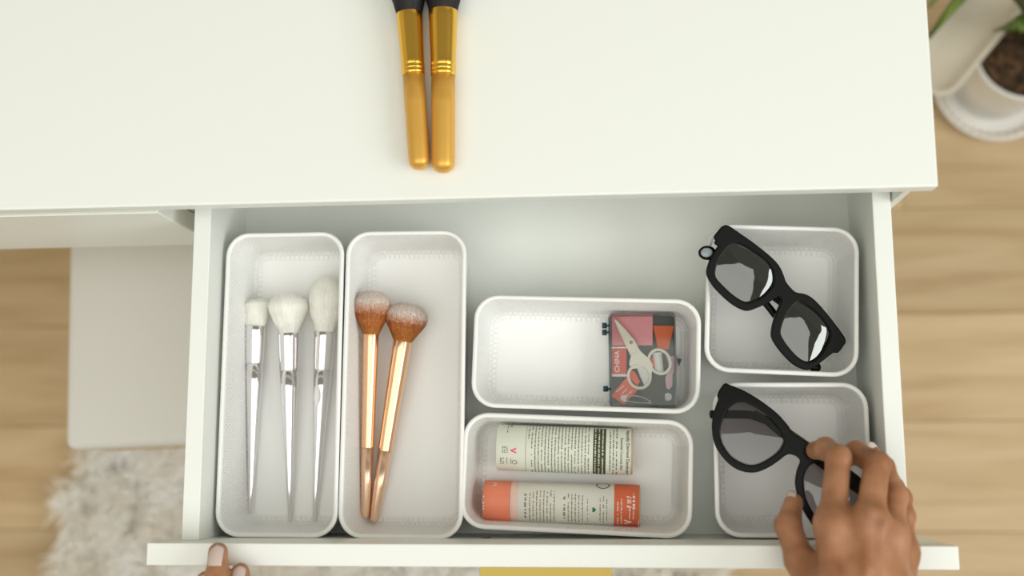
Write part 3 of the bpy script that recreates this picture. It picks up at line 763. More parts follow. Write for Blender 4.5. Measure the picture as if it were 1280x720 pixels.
# scissors
ps = KP(789, 428, .013)
sc = empty('scissors', ps, 'small scissors with cream plastic handles lying in the sewing kit', 'scissors')
hz = .0115
flat_item('blade', [(768, 399.5), (770.5, 400), (781, 411), (792, 424), (800, 438), (806, 446), (797, 452), (789.5, 440), (781, 425), (774, 410)], hz, hz+.0012, M['blade'], sc)
flat_item('blade', [(767.5, 400.5), (769, 402), (776, 412), (783, 424), (792, 438), (800, 450), (792, 453), (787, 442), (777, 421), (771, 408)], hz-.0013, hz-.0001, M['blade'], sc)
q = KP(788.8, 428, hz+.0012); tube('rivet', [q, q + Vector((0, 0, .0007))], .0014, M['steel'], sc, 14)
def shank(pts, z0, z1): return flat_item('handle', pts, z0, z1, M['scissor_plastic'], sc)
def ring_handle(cx_, cy_, rx, ry, rot, z, base):
    pts = []
    for k in range(36):
        t = 2*math.pi*k/36; c_, s_ = math.cos(rot), math.sin(rot); u, v = rx*math.cos(t), ry*math.sin(t)
        pts.append(KP(cx_ + u*c_ - v*s_, cy_ + u*s_ + v*c_, z))
    V, Fc = tube_geo(pts, .00125, 10, True)
    return mesh('finger_ring', V, Fc, M['scissor_plastic'], base, True, True)
h1 = shank([(791, 443), (799, 437.5), (812, 449), (816, 456), (814.5, 468), (810, 461), (800, 455), (793, 452)], hz-.0012, hz+.0026)
h2 = shank([(788, 447), (792, 440), (797, 447), (804, 456), (801, 459.5), (790, 461), (786.5, 455)], hz-.0018, hz+.0016)
ring_handle(799.2, 470.5, 13.6, 14.8, math.radians(-20), hz+.0008, h2)
ring_handle(824.5, 452, 13.0, 15.6, math.radians(-28), hz+.0008, h1)

# ------------------------------------------------------------------ sunglasses
def sunglasses(label, outline, lens_px, zfun, lens_m, frame_m, thick, origin, dome, extra):
    O = P(origin[0], origin[1], zfun(*origin))
    o = empty('sunglasses', O, label, 'sunglasses', 'sunglasses in the square bins')
    def loc(px, py): q = P(px, py, zfun(px, py)); return q
    # plane of the front: fitted through three of its points
    A_, B_, D_ = loc(*outline[0]), loc(*outline[len(outline)//3]), loc(*outline[2*len(outline)//3])
    nz = (B_-A_).cross(D_-A_).normalized();  nz = nz if nz.z > 0 else -nz
    u = Vector((1, 0, 0)); u = (u - nz*u.dot(nz)).normalized(); v = nz.cross(u)
    def uv(px, py):                                # where the sight line of a point meets that plane
        r = P(px, py, .7) - CAM; t = (A_-CAM).dot(nz) / r.dot(nz); q = CAM + r*t - A_
        return Vector((q.dot(u), q.dot(v), 0))
    def world(p): return A_ + u*p[0] + v*p[1] + nz*p[2]
    out = catmull([uv(*p) for p in outline], 4)
    holes = [catmull([uv(*p) for p in lp], 6) for lp in lens_px]
    V, Fc = slab_curve([out] + holes, thick/2 - .0011, .0011, 3)
    mesh('frame', [world(p) for p in V], Fc, frame_m, o, False, True)
    for hl in holes:
        c0 = sum(hl, Vector())/len(hl); n = len(hl); rings = []
        for s, in ((1.03,), (.97,), (.85,), (.7,), (.5,), (.3,), (.12,)):
            rings.append([world(c0 + (p-c0)*s + Vector((0, 0, dome*(1-s*s) - .0006))) for p in hl])
        V, Fc = ring_loft(rings, False, True)
        mesh('lens', V, Fc, lens_m, o, True, True)
    extra(o, loc, world, uv, nz)
    return o
out1 = [(904.2,284.1),(910,284.1),(923.2,293),(941.2,305.6),(961,321.5),(971.9,333.2),(977.8,345.8),(981,354),(992.4,366.2),(1006,369.5),(1016.8,376.5),(1031.2,392.5),(1045.7,411),(1054.6,424.9),(1051,433),(1046,439),(1040.3,439.4),(1031.2,446),(1025.8,450.3),(1013.2,459),(1005,460.2),(991.5,453.6),(977.1,439),(966.8,424),(965.6,413.2),(969.4,396.9),(976,381),(977.5,373),(973,369),(966.5,372),(957.5,377.8),(937.6,386),(928.6,385.8),(914.2,377.8),(896,361),(886.8,347.6),(884.6,338.6),(888.3,326),(896,312.4),(898.8,307),(894.8,303.4),(896.5,299.8),(894,296.2),(900,288)]
l1a = [(917.8,301.6),(925,302.5),(941.2,310.6),(957.5,322.3),(966.2,333.2),(969.2,344),(968.3,354.8),(961,365.7),(950.3,374.7),(935.8,379.7),(926.8,378.3),(914.2,370.2),(899.7,356.6),(892.5,346.7),(892.5,335),(897.9,320.5),(908.7,307)]
l1b = [(996,375.3),(1006,378),(1018.6,386.1),(1031.2,398.7),(1039.4,413.2),(1038.4,424),(1033,434.8),(1025.8,445.7),(1016.8,452.9),(1007.8,454.7),(996.9,449.3),(986.1,438.4),(977.1,425.8),(973.5,415),(977.1,400.5),(984.3,386.1)]
def zf1(px, py): return .690 - .022*((px-890)*.72 + (py-300)*.69)/220
def temples1(o, loc, world, uv, nz):
    dn = nz * -1
    def T(name, pts, r, tip=None):
        q = [P(px, py, zf1(px, py) - d_) for px, py, d_ in pts]
        V, Fc = tube_geo(catmull(q, 6, False), r, 10); return mesh(name, V, Fc, M['black'], o, True, True)
    # folded arms behind the front; one tip shows at the upper left, one at the lower right
    T('temple', [(1046, 430, .004), (1036, 432, .010), (1000, 398, .0115), (968, 370, .0115), (920, 338, .0100), (895, 322, .008), (881, 315.5, .006)], .0036)
    T('temple', [(899, 300, .004), (904, 308, .0085), (930, 345, .0150), (962, 385, .0150), (1005, 440, .0140), (1016, 453, .013), (1020, 460, .0125)], .0028)
    # flat tip with a grey inlay
    q = P(884, 316, zf1(884, 316) - .004)
    bm = bmesh.new(); bmesh.ops.create_uvsphere(bm, u_segments=18, v_segments=10, radius=1)
    for v in bm.verts: v.co = q + Vector((v.co.x*.0068, v.co.y*.0056, v.co.z*.0022))
    t = from_bm('temple_tip', bm, M['black2'], o, True, True)
    bm = bmesh.new(); bmesh.ops.create_uvsphere(bm, u_segments=16, v_segments=8, radius=1)
    for v in bm.verts: v.co = q + Vector((v.co.x*.0046 - .0006, v.co.y*.0037, v.co.z*.0009 + .0018))
    from_bm('tip_inlay', bm, M['grey_inlay'], t, True, True)
    q = P(1019, 459, zf1(1019, 459) - .011)
    bm = bmesh.new(); bmesh.ops.create_uvsphere(bm, u_segments=18, v_segments=10, radius=1)
    for v in bm.verts: v.co = q + Vector((v.co.x*.0045, v.co.y*.0042, v.co.z*.0022))
    from_bm('temple_tip', bm, M['black2'], o, True, True)
M['grey_inlay'] = mat('grey_inlay', (150, 158, 164), .2)
sunglasses('angular black sunglasses with green grey lenses, propped in the upper square bin', out1, [l1a, l1b], zf1, lens_mat('green_grey_lens', (.018, .022, .018, 1), gloss=.12), M['black'], .0046, (970, 372), .0030, temples1)
out2 = [(905.6,481.6),(912,483),(930.7,490.8),(951.8,503.8),(970.3,518.2),(983.5,533),(989,541),(1002,550),(1018,560),(1040,574),(1065,591),(1086,609),(1098,622),(1097,634),(1090,641),(1088,655),(1078,672),(1058,680),(1038,674),(1022,661),(1012,648),(1003,632),(997,614),(995.6,600),(998,587),(1001.5,577),(998,570),(988,566),(980.8,567.8),(970.3,575.8),(957,584),(941.2,589),(922.8,585.4),(907,573.4),(896,557),(892,541.2),(892,525.4),(896,509.6),(899.8,499),(898.2,493.7)]
l2a = [(909.6,509.6),(922.8,501.1),(936,503),(954.4,513.5),(972.9,530.7),(981.6,546.5),(978.5,559.7),(967.6,571.2),(949.2,581.5),(933.3,582.6),(914.9,573.6),(902.7,558.4),(898.4,543.9),(901,526.7)]
l2b = [(1013,579),(1030,577),(1050,588),(1072,606),(1084,622),(1084,640),(1076,662),(1058,672),(1040,667),(1026,656),(1014,640),(1006,624),(1002.5,606),(1004,592)]
def zf2(px, py): return .6865 + .012*((px-890)*.75 + (py-490)*.66)/220
def temples2(o, loc, world, uv, nz):
    def T(name, pts, r, m=M['black2']):
        q = [P(px, py, zf2(px, py) - d_) for px, py, d_ in pts]
        V, Fc = tube_geo(catmull(q, 6, False), r, 10); return mesh(name, V, Fc, m, o, True, True)
    T('temple', [(889, 518, .0055), (898, 518, .0075), (925, 518, .009), (943, 520, .010), (975, 534, .011), (1010, 560, .012), (1060, 600, .012)], [.0032]*31 + [.0028]*6)
    T('temple', [(1094, 628, .004), (1080, 618, .011), (1040, 590, .018), (990, 553, .018), (955, 524, .018), (942, 516, .018)], .0026)
    # metal trim behind the bridge
    T('temple_trim', [(990, 541, .0045), (1006, 552, .0045), (1022, 563, .0045)], .0016, M['brass_dark'])
M['brass_dark'] = mat('dark_brass', (96, 84, 52), .3, .8)
dirv = (P(915, 575, .69) - P(950, 505, .69)).normalized(); 
sg2 = sunglasses('rounded cat-eye black sunglasses with smoky gradient lenses, held by the hand', out2, [l2a, l2b], zf2, lens_mat('smoky_gradient_lens', (.07, .06, .06, 1), (.52, .47, .51, 1), (tuple(dirv), -.02, .045), .05), M['black2'], .0044, (994, 558), .0032, temples2)

# ------------------------------------------------------------------ person: two hands and forearms
def surface_nets(D, org, h):
    """numpy surface nets: D = signed distance on a grid, surface where it crosses zero"""
    nx, ny, nz_ = D.shape; ins = D < 0
    cnt = np.zeros((nx-1, ny-1, nz_-1), np.int8)
    for i in (0, 1):
        for j in (0, 1):
            for k in (0, 1): cnt += ins[i:nx-1+i, j:ny-1+j, k:nz_-1+k]
    act = (cnt > 0) & (cnt < 8); idx = np.argwhere(act); ID = -np.ones(act.shape, np.int64); ID[act] = np.arange(len(idx))
    acc = np.zeros((len(idx), 3)); num = np.zeros(len(idx))
    cor = [(i, j, k) for i in (0, 1) for j in (0, 1) for k in (0, 1)]
    for a in range(8):
        for b in range(a+1, 8):
            ca, cb = np.array(cor[a]), np.array(cor[b])
            if abs(ca-cb).sum() != 1: continue
            va = D[tuple((idx+ca).T)]; vb = D[tuple((idx+cb).T)]; m = (va < 0) != (vb < 0)
            t = np.where(m, va/np.where(m, va-vb, 1), 0)
            acc += np.where(m[:, None], ca + (cb-ca)*t[:, None], 0); num += m
    V = org + (idx + acc/num[:, None])*h
    Fs = []
    for ax in range(3):
        sl0 = [slice(1, -1)]*3; sl1 = [slice(1, -1)]*3; sl0[ax] = slice(0, -1); sl1[ax] = slice(1, None)
        a, b = ins[tuple(sl0)], ins[tuple(sl1)]; e = np.argwhere(a != b)
        if not len(e): continue
        fl_ = a[tuple(e.T)]; c = e.copy(); u, v = [(1, 2), (2, 0), (0, 1)][ax]
        c[:, u] += 1; c[:, v] += 1
        def g(du, dv):
            q = c.copy(); q[:, u] -= du; q[:, v] -= dv; return ID[tuple(q.T)]
        q = np.stack([g(1, 1), g(0, 1), g(0, 0), g(1, 0)], 1); q[~fl_] = q[~fl_][:, ::-1]; Fs.append(q)
    return V, np.concatenate(Fs)
def smin(a, b, k):
    h = np.clip(.5 + .5*(b-a)/k, 0, 1); return b*(1-h) + a*h - k*h*(1-h)
def cone(Pg, a, b, ra, rb, flat=None):
    a = np.array(a); b = np.array(b); ab = b-a; t = np.clip(((Pg-a)@ab)/(ab@ab), 0, 1)
    return np.linalg.norm(Pg - (a + t[..., None]*ab), axis=-1) - (ra + (rb-ra)*t)
def build_hand(name, parent, fingers, palm, arm, h, nails, grooves=()):
    pts = [np.array(p[:3]) for f in fingers for p in f] + [np.array(p[:3]) for c in palm for p in c] + [np.array(p[:3]) for p in arm]
    lo = np.min(pts, 0) - .03; hi = np.max(pts, 0) + .03
    lo[:] -= .03*0; n = np.ceil((hi-lo)/h).astype(int)
    gx, gy, gz = np.meshgrid(*[lo[i] + h*np.arange(n[i]) for i in range(3)], indexing='ij'); Pg = np.stack([gx, gy, gz], -1).astype(np.float32)
    D = None
    for c in palm:
        for p, q in zip(c[:-1], c[1:]):
            d_ = cone(Pg, p[:3], q[:3], p[3], q[3]); D = d_ if D is None else smin(D, d_, .011)
    for p, q in zip(arm[:-1], arm[1:]): D = smin(D, cone(Pg, p[:3], q[:3], p[3], q[3]), .014)
    FD = None
    for f in fingers:
        fd = None
        for p, q in zip(f[:-1], f[1:]):
            d_ = cone(Pg, p[:3], q[:3], p[3], q[3]); fd = d_ if fd is None else smin(fd, d_, .0035)
        for p in f[1:-1]:                                       # knuckle swelling
            d_ = np.linalg.norm(Pg - np.array(p[:3]) - np.array([0, 0, .0012]), axis=-1) - p[3]*.96; fd = smin(fd, d_, .003)
        d_ = np.linalg.norm(Pg - np.array(f[0][:3]) - np.array([0, 0, .0030]), axis=-1) - f[0][3]*.98; fd = smin(fd, d_, .004)
        FD = fd if FD is None else smin(FD, fd, .0012)
    D = smin(D, FD, .009)
    for g_ in grooves:                                           # creases: thin channels cut into the skin
        d_ = cone(Pg, g_[0], g_[1], g_[2], g_[2]); D = -smin(-D, d_, .0050)
    V, Fc = surface_nets(D, lo, h)
    # two passes of smoothing along the mesh edges
    E = np.concatenate([Fc[:, [0, 1]], Fc[:, [1, 2]], Fc[:, [2, 3]], Fc[:, [3, 0]]])
    for _ in range(2):
        s = np.zeros_like(V); c_ = np.zeros(len(V)); np.add.at(s, E[:, 0], V[E[:, 1]]); np.add.at(c_, E[:, 0], 1)
        V = V*.5 + .5*s/c_[:, None]
    o = mesh(name, V.tolist(), Fc.tolist(), M['skin'], parent, True, True)
    tone = np.zeros(len(V))                                      # darker pigment over the knuckles
    for f in fingers:
        for i, p in enumerate(f[:-1]):
            w_ = p[3]*(1.0 if i else 1.35); tone += (.40 if i else .5)*np.exp(-(np.linalg.norm(V - (np.array(p[:3]) + np.array([0, 0, p[3]*.8])), axis=1)/w_)**2)
    tone = np.clip(tone, 0, 1)
    at_ = o.data.attributes.new('crease_tone', 'FLOAT', 'POINT'); at_.data.foreach_set('value', tone.astype(np.float32))
    for (ctr, dirv_, up, ln, wd, mt) in nails:                   # curved nail plates
        ctr = Vector(ctr); d_ = Vector(dirv_).normalized(); u_ = Vector(up); u_ = (u_ - d_*u_.dot(d_)).normalized(); s_ = d_.cross(u_)
        VV = []; FF = []; nu, nv = 10, 10
        for layer in (0, 1):
            for i in range(nu+1):
                t = -1 + 2*i/nu
                wv = wd*(1 - .10*abs(t)**2) * (math.sqrt(max(0, 1 - max(0, (t-.62)/.42)**2)) if t > .62 else 1) * (math.sqrt(max(0, 1 - ((-t-.72)/.45)**2)) if t < -.72 else 1)
                for j in range(nv+1):
                    s = -1 + 2*j/nv
                    z = -.36*wd*s*s - .0012*t*t - (.0008 if layer else 0)
                    VV.append(ctr + d_*ln*t + s_*wv*s + u_*z)
        m_ = (nu+1)*(nv+1)
        for i in range(nu):
            for j in range(nv):
                a_ = i*(nv+1)+j; FF.append((a_, a_+1, a_+nv+2, a_+nv+1)); FF.append((m_+a_, m_+a_+nv+1, m_+a_+nv+2, m_+a_+1))
        bd = [j for j in range(nv+1)] + [i*(nv+1)+nv for i in range(1, nu+1)] + [nu*(nv+1)+j for j in range(nv-1, -1, -1)] + [i*(nv+1) for i in range(nu-1, 0, -1)]
        for i in range(len(bd)):
            a_, b_ = bd[i], bd[(i+1) % len(bd)]; FF.append((a_, m_+a_, m_+b_, b_))
        mesh('fingernail', VV, FF, mt, o, True, True)
    return o
def J(px, py, z, r): return tuple(P(px, py, z)) + (r,)
per = empty('person', (.45, -.15, .74), 'person reaching in from below, right hand gripping sunglasses, left fingertips on the drawer front', 'person')
# right hand
wr = P(1082, 840, .800)
iM, mM, rM, pM = J(1040, 655, .766, .0092), J(1087, 652, .770, .0094), J(1114, 668, .760, .0086), J(1129, 690, .748, .0078)
index = [iM, J(1048, 572, .744, .0083), J(1032, 561, .722, .0076), J(1019, 563, .707, .0066)]
middle = [mM, J(1096, 580, .748, .0086), J(1070, 566, .728, .0077), J(1052, 574, .708, .0068)]
ring_f = [rM, J(1119, 620, .742, .0078), J(1104, 584, .728, .0072), J(1090, 567, .717, .0062)]
pinky = [pM, J(1130, 645, .736, .0068), J(1127, 622, .727, .0062), J(1120, 606, .720, .0054)]
thumb = [J(1022, 745, .768, .0120), J(1000, 700, .752, .0100), J(985, 657, .735, .0086), J(992, 628, .722, .0066)]
def W4(v, r): return (v.x, v.y, v.z, r)
palm = [[W4(wr + Vector((-.016, 0, 0)), .017), J(1050, 735, .776, .0135), iM[:3] + (.0108,)],
        [W4(wr, .018), J(1085, 735, .780, .0135), mM[:3] + (.0110,)],
        [W4(wr + Vector((.010, 0, -.002)), .017), J(1108, 740, .774, .0130), rM[:3] + (.0102,)],
        [W4(wr + Vector((.016, 0, -.006)), .015), J(1120, 750, .762, .0120), pM[:3] + (.0092,)],
        [W4(wr + Vector((-.016, 0, -.004)), .015), J(1022, 750, .766, .0130)],
        [J(1030, 720, .758, .010), J(1095, 700, .750, .010)]]
arm = [W4(wr + Vector((-.008, 0, 0)), .022), W4(wr + Vector((-.005, -.05, .015)), .024), W4(wr + Vector((0, -.16, .05)), .034)]
up = Vector((0, 0, 1))
def tipnail(f, off, dirv_, upv, ln, wd, mt):
    t = Vector(f[-1][:3]); return (t + Vector(off), dirv_, upv, ln, wd, mt)
Rn = [tipnail(ring_f, (.0012, .0036, .0046), (-.45, .85, -.2), (.35, .45, .8), .0062, .0046, M['nail_white']),
      tipnail(pinky, (.0004, .0030, .0040), (-.3, .9, -.25), (.15, .5, .8), .0056, .0040, M['nail_white']),
      tipnail(thumb, (-.0044, .0030, .0032), (.25, .9, -.3), (-.75, .25, .6), .0062, .0048, M['nail']),
      tipnail(index, (-.0020, .0040, .0030), (-.5, .1, -.85), (-.75, .55, .4), .0056, .0046, M['nail_white'])]
def gr(px, py, z, dx, r=.0009): a_ = P(px-dx, py, z); b_ = P(px+dx, py, z); return (np.array(a_), np.array(b_), r)
def creases(j, r, along, dx=6, n=3, gap=2.2):
    px, py, z = j
    return [(np.array(P(px-dx, py + (k-(n-1)/2)*gap + along*-1, z)), np.array(P(px+dx, py + (k-(n-1)/2)*gap + along, z)), r) for k in range(n)]
gv_ = []
for (p1, p2) in (((1064, 640), (1072, 735)), ((1101, 648), (1099, 735)), ((1121, 668), (1116, 740))):   # hollows between the tendons
    gv_.append((np.array(P(p1[0], p1[1], .7860)), np.array(P(p2[0], p2[1], .7965)), .0055))
build_hand('hand', per, [index, middle, ring_f, pinky, thumb], palm, arm, .00115, Rn, gv_)
# left hand, mostly below the frame, fingers on the top edge of the front panel
zl = .7265
wl = P(272, 1010, .80)
fm = [J(280, 850, .775, .0095), J(274, 760, .764, .0082), J(272, 718, .7425, .0078), J(272.5, 690, .7375, .0070)]
fi = [J(316, 860, .773, .0092), J(306, 780, .762, .0080), J(302, 742, .7405, .0075), J(300.5, 715, .7358, .0066)]
fr_ = [J(250, 855, .770, .0088), J(246, 780, .760, .0078), J(252, 748, .7400, .0072), J(256.5, 725, .7355, .0064)]
fk = [J(222, 875, .764, .0080), J(218, 815, .754, .0068), J(224, 785, .744, .0062), J(230, 768, .736, .0055)]
ft = [J(330, 950, .775, .012), J(352, 880, .760, .0098), J(350, 815, .748, .0085), J(344, 775, .738, .0068)]
palm = [[W4(wl + Vector((.012, 0, 0)), .017), J(308, 930, .780, .0130), fi[0][:3] + (.0105,)], [W4(wl, .018), J(278, 930, .782, .0135), fm[0][:3] + (.0108,)],
        [W4(wl + Vector((-.012, 0, 0)), .017), J(250, 930, .778, .0130), fr_[0][:3] + (.0100,)], [W4(wl + Vector((-.018, 0, -.004)), .015), J(228, 940, .772, .0120), fk[0][:3] + (.0092,)],
        [W4(wl + Vector((.014, 0, -.004)), .015), J(328, 955, .772, .0120)]]
arm = [W4(wl, .022), W4(wl + Vector((-.005, -.05, .015)), .024), W4(wl + Vector((-.02, -.16, .05)), .034)]
Ln_ = [tipnail(fm, (.0010, -.0020, .0099), (0, .93, -.36), (-.10, .36, .93), .0086, .0054, M['nail']),
       tipnail(fi, (.0008, -.0018, .0092), (.03, .94, -.34), (-.10, .34, .94), .0076, .0049, M['nail']),
       tipnail(fr_, (.0006, -.0018, .0090), (.1, .94, -.34), (-.10, .34, .94), .0074, .0048, M['nail'])]
build_hand('hand', per, [fm, fi, fr_, fk, ft], palm, arm, .0015, Ln_)

# the rest of the person, standing at the desk below the frame
def blob(name, parts, h, k, m, parent):
    pts = np.array([p[:3] for c in parts for p in c]); rm = max(p[3] for c in parts for p in c)
    lo = pts.min(0) - rm - .02; hi = pts.max(0) + rm + .02; n = np.ceil((hi-lo)/h).astype(int)
    gx, gy, gz = np.meshgrid(*[lo[i] + h*np.arange(n[i]) for i in range(3)], indexing='ij'); Pg = np.stack([gx, gy, gz], -1).astype(np.float32)
    D = None
    for c in parts:
        for p, q in zip(c[:-1], c[1:]):
            d_ = cone(Pg, p[:3], q[:3], p[3], q[3]); D = d_ if D is None else smin(D, d_, k)
    V, Fc = surface_nets(D, lo, h)
    return mesh(name, V.tolist(), Fc.tolist(), m, parent, True, True)
M['knit'] = mat('oatmeal_knit', (206, 190, 166), .9); M['trouser'] = mat('grey_trousers', (120, 116, 110), .9)
M['hair'] = mat('dark_hair', (36, 26, 20), .55); M['shoe'] = mat('white_sock', (220, 216, 206), .9)
bx, by = .27, -.64
sl, sr = (bx-.165, by+.01, 1.325), (bx+.165, by+.01, 1.325)
el, er = (wl.x-.03, by+.20, 1.06), (wr.x+.04, by+.20, 1.07)
wl2, wr2 = wl + Vector((-.013, -.12, .039)), wr + Vector((-.002, -.12, .037))
torso = [[(bx-.09, by, 1.29, .085), (bx-.075, by, 1.08, .085), (bx-.08, by, .92, .095)], [(bx+.09, by, 1.29, .085), (bx+.075, by, 1.08, .085), (bx+.08, by, .92, .095)],
         [(bx-.15, by, 1.33, .05), (bx+.15, by, 1.33, .05)], [(bx, by, 1.36, .07), (bx, by, 1.40, .058)],
         [sl+(.056,), el+(.048,), tuple(wl2)+(.040,)], [sr+(.056,), er+(.048,), tuple(wr2)+(.040,)]]
blob('sweater', torso, .008, .03, M['knit'], per)
blob('trousers', [[(bx-.08, by, .90, .098), (bx-.085, by, .48, .068), (bx-.09, by-.01, .09, .05)], [(bx+.08, by, .90, .098), (bx+.085, by, .48, .068), (bx+.09, by-.01, .09, .05)]], .009, .025, M['trouser'], per)
for sx in (-1, 1): blob('sock', [[(bx+sx*.09, by-.05, .060, .035), (bx+sx*.095, by+.03, .054, .034), (bx+sx*.10, by+.10, .048, .026)]], .006, .02, M['shoe'], per)
hd = blob('head', [[(bx, by+.005, 1.38, .052), (bx, by+.03, 1.47, .05)], [(bx, by+.035, 1.56, .082), (bx, by+.05, 1.50, .062)], [(bx, by+.085, 1.475, .030), (bx, by+.10, 1.47, .020)],
                   [(bx, by+.115, 1.545, .011), (bx, by+.128, 1.518, .012)], [(bx-.018, by+.105, 1.482, .008), (bx+.018, by+.105, 1.482, .008)],
                   [(bx-.078, by+.03, 1.545, .014), (bx-.080, by+.03, 1.515, .010)], [(bx+.078, by+.03, 1.545, .014), (bx+.080, by+.03, 1.515, .010)]], .005, .014, M['skin'], per)
for sx in (-1, 1): blob('eye', [[(bx+sx*.031, by+.102, 1.545, .011), (bx+sx*.032, by+.102, 1.545, .011)]], .003, .002, M['black'], hd)
blob('hair', [[(bx, by+.025, 1.585, .088), (bx, by-.01, 1.55, .088)], [(bx-.065, by, 1.54, .035), (bx-.06, by-.02, 1.43, .03)], [(bx+.065, by, 1.54, .035), (bx+.06, by-.02, 1.43, .03)], [(bx, by-.04, 1.55, .06), (bx, by-.06, 1.42, .05)]], .006, .02, M['hair'], hd)

# ------------------------------------------------------------------ stool
zs = .46
a, b = P(79, 563, zs), P(84, 305, zs)
ang = -math.atan2(b.x - a.x, b.y - a.y)
x0, y0 = -.21, -.19
st = empty('stool', (0, 0, 0), 'stool with white upholstered seat, tucked under desk on the fur rug', 'stool', None, Matrix.Translation((a.x, a.y, 0)) @ Matrix.Rotation(ang, 4, 'Z') @ Matrix.Translation((.21, .19, 0)))
from_bm('seat', box_bm(x0, x0+.42, y0, y0+.38, zs-.06, zs, .010, 4), M['seat'], st, True)
box('seat_rail', x0+.012, x0+.408, y0-.001, y0+.37, zs-.085, zs-.0605, M['legwood'], st, .002, 2, False)
for lx in (x0+.03, x0+.36):
    for ly in (y0+.03, y0+.32): box('leg', lx, lx+.03, ly, ly+.03, .012, zs-.085, M['legwood'], st, .003, 2, False)

# ------------------------------------------------------------------ fur rug
poly_px = [(84, 575), (66, 600), (58, 640), (42, 690), (30, 740), (60, 1020), (360, 1120), (760, 1010), (850, 800), (838, 706), (825, 600), (760, 480), (400, 440), (120, 520)]
poly = [P(px, py, 0) for px, py in poly_px]; poly = [p + Vector((.046, 0, 0)) for p in poly]; poly = catmull(poly, 4)
cen = sum(poly, Vector())/len(poly)
rug = empty('fur_rug', (cen.x, cen.y, 0), 'shaggy cream fur rug on the wooden floor under the stool', 'rug')
inner = [cen + (p-cen)*.97 for p in poly]
n = len(inner); V = [(p.x, p.y, .0005) for p in inner] + [(p.x, p.y, .010) for p in inner] + [(cen.x + (p.x-cen.x)*.6, cen.y + (p.y-cen.y)*.6, .012) for p in inner]
Fc = [tuple(range(n))[::-1]] + [(i, (i+1) % n, n+(i+1) % n, n+i) for i in range(n)] + [(n+i, n+(i+1) % n, 2*n+(i+1) % n, 2*n+i) for i in range(n)] + [tuple(range(2*n, 3*n))]
mesh('backing', V, Fc, M['fur'], rug, False, True)
px_, py_ = np.array([p.x for p in poly]), np.array([p.y for p in poly])
def inside(x, y_):
    c = False; j = len(px_)-1
    for i in range(len(px_)):
        if (py_[i] > y_) != (py_[j] > y_) and x < (px_[j]-px_[i])*(y_-py_[i])/(py_[j]-py_[i])+px_[i]: c = not c
        j = i
    return c
V = []; Fc = []
xmn, xmx, ymn, ymx = px_.min(), px_.max(), py_.min(), py_.max()
cnt = 0
clump = rng.uniform(0, 6.28, (80, 80))
while cnt < 62000:
    x = rng.uniform(xmn, xmx); y_ = rng.uniform(ymn, ymx)
    if not inside(x, y_): continue
    cnt += 1
    gi, gj = int((x-xmn)/.030) % 80, int((y_-ymn)/.030) % 80
    a = clump[gi, gj]*.6 + 3.6 + rng.normal(0, .5); ln = rng.uniform(.03, .055); hgt = rng.uniform(.014, .034)
    dx, dy = math.cos(a)*ln, math.sin(a)*ln; sx, sy = -math.sin(a)*.0011, math.cos(a)*.0011
    o_ = len(V)
    for t, zz, wv in ((0, .008, 1), (.4, .008+hgt, .9), (.8, .006+hgt*.9, .6), (1.0, .004+hgt*.55, .12)):
        V += [(x+dx*t-sx*wv, y_+dy*t-sy*wv, zz), (x+dx*t+sx*wv, y_+dy*t+sy*wv, zz)]
    for i in range(3): Fc.append((o_+2*i, o_+2*i+1, o_+2*i+3, o_+2*i+2))
tag(mesh('pile', V, Fc, M['fur'], rug, True, True), None, None, None, 'stuff')

# ------------------------------------------------------------------ plant, saucer, tray
ps = P(1243, 103, .012)
def lathe_at(name, c_, prof, m, parent, seg=56, flute=0, nf=60, cap=True):
    V = []; Fc = []; n = len(prof)
    for i, (z, r) in enumerate(prof):
        for k in range(seg):
            a_ = 2*math.pi*k/seg; rr = r
            V.append((c_.x + rr*math.cos(a_), c_.y + rr*math.sin(a_), z))
    for i in range(n-1):
        for k in range(seg):
            k2 = (k+1) % seg; Fc.append((i*seg+k, i*seg+k2, (i+1)*seg+k2, (i+1)*seg+k))
    if cap: Fc.append(tuple(range(seg))[::-1]); Fc.append(tuple((n-1)*seg+k for k in range(seg)))
    return mesh(name, V, Fc, m, parent, True, True)
sa = empty('plant_saucer', (ps.x, ps.y, 0), 'white round saucer with beaded rim under the plant pot', 'saucer')
lathe_at('dish', ps, [(.0005, .070), (.004, .077), (.016, .084), (.019, .083), (.019, .080), (.008, .074), (.006, .070)], M['pot'], sa)
for k in range(40):
    a_ = 2*math.pi*k/40
    bm = bmesh.new(); bmesh.ops.create_icosphere(bm, subdivisions=1, radius=.0042)
    if k == 0:
        o0 = from_bm('bead', bm, M['cardboard'], sa, True); o = o0
    else:
        bm.free(); o = bpy.data.objects.new('bead', o0.data); C.objects.link(o); o.parent = sa
    o.location = (.0755*math.cos(a_), .0755*math.sin(a_), .0105)
pp = empty('potted_plant', (ps.x, ps.y, .007), 'white pot with dark soil and green strap leaves at right of the desk', 'potted plant')
zp = .135
lathe_at('pot', ps, [(.0065, .046), (.008, .052), (zp*.5, .059), (zp-.004, .065), (zp, .0655), (zp, .0615), (zp-.03, .060)], M['pot'], pp, cap=False)
lathe_at('soil', ps, [(.05, .055), (zp-.016, .0605), (zp-.012, .050), (zp-.010, .02), (zp-.009, .001)], M['soil'], pp)
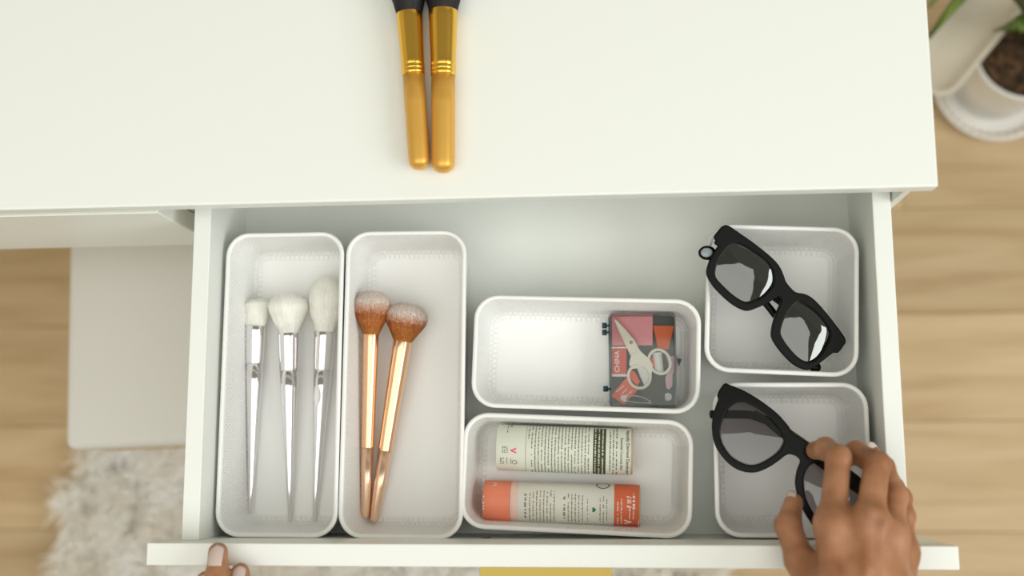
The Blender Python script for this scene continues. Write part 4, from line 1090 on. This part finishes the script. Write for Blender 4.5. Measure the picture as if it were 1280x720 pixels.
for k in range(26):
    a_ = rng.uniform(0, 6.28); r_ = .056*math.sqrt(rng.uniform(.1, 1)); c_ = ps + Vector((r_*math.cos(a_), r_*math.sin(a_), 0)); c_.z = zp-.010
    bm = bmesh.new(); bmesh.ops.create_cube(bm, size=1)
    R_ = Matrix.Rotation(rng.uniform(0, 3), 4, 'Z') @ Matrix.Rotation(rng.uniform(-.4, .4), 4, 'X')
    for v in bm.verts: v.co = c_ + R_ @ Vector((v.co.x*rng.uniform(.008, .018), v.co.y*.006, v.co.z*.004))
    from_bm('bark_chip', bm, M['bark'], pp, False, True)
def leaf(base, mid, tip, wd):
    c_ = catmull([base, base.lerp(mid, .5) + Vector((0, 0, .03)), mid, tip], 6, False); n = len(c_); V = []
    for i, p in enumerate(c_):
        t = i/(n-1); d_ = (c_[min(i+1, n-1)] - c_[max(i-1, 0)]).normalized(); s_ = d_.cross(Vector((0, 0, 1))).normalized(); nn = s_.cross(d_)
        w_ = wd*(math.sin(math.pi*min(.97, .12+.88*t))**.7)
        V += [p - s_*w_ + nn*w_*.25, p, p + s_*w_ + nn*w_*.25, p - nn*.0008]
    Fc = []
    for i in range(n-1):
        for a_, b_ in ((0, 1), (1, 2), (2, 3), (3, 0)): Fc.append((4*i+a_, 4*i+b_, 4*i+4+b_, 4*i+4+a_))
    mesh('leaf', V, Fc, M['leaf'], pp, True, True)
bs = ps + Vector((.012, .012, 0)); bs.z = zp-.01
leaf(bs, P(1275, 30, .25), P(1240, 40, .20), .013)
leaf(bs, P(1300, 10, .30), P(1340, 40, .30), .014)
leaf(bs, P(1300, -40, .30), P(1330, -110, .26), .014)
leaf(bs, P(1230, -30, .30), P(1160, 48, .24), .010)
leaf(bs, P(1220, -60, .28), P(1160, 10, .20), .010)
# taupe tray leaning across the pot's left side
A_, B_ = P(1183, 129, .146), P(1290, 0, .152)
ax = (B_-A_).normalized(); side = up.cross(ax).normalized(); side = (side*.99 + up*.10).normalized(); nn = ax.cross(side).normalized(); nn = nn if nn.z > 0 else -nn
Lt = (B_-A_).length + .05; Wt = .070
cc = A_ + ax*(Lt/2 - .004) + side*(Wt/2)
tr = empty('leaning_tray', (cc.x, cc.y, .0), 'pale taupe rounded tray leaning over the left of the potted plant', 'tray')
def tring(off, z, r=.03): return [cc + ax*x + side*y_ + nn*z for x, y_ in rrect(Lt-2*off, Wt-2*off, max(r-off, .004), 8)]
V, Fc = ring_loft([tring(.004, -.010), tring(.0, -.004), tring(0, .001), tring(.002, .003), tring(.006, .003), tring(.008, 0), tring(.012, -.006)]); mesh('tray_body', V, Fc, M['taupe'], tr, True, True)
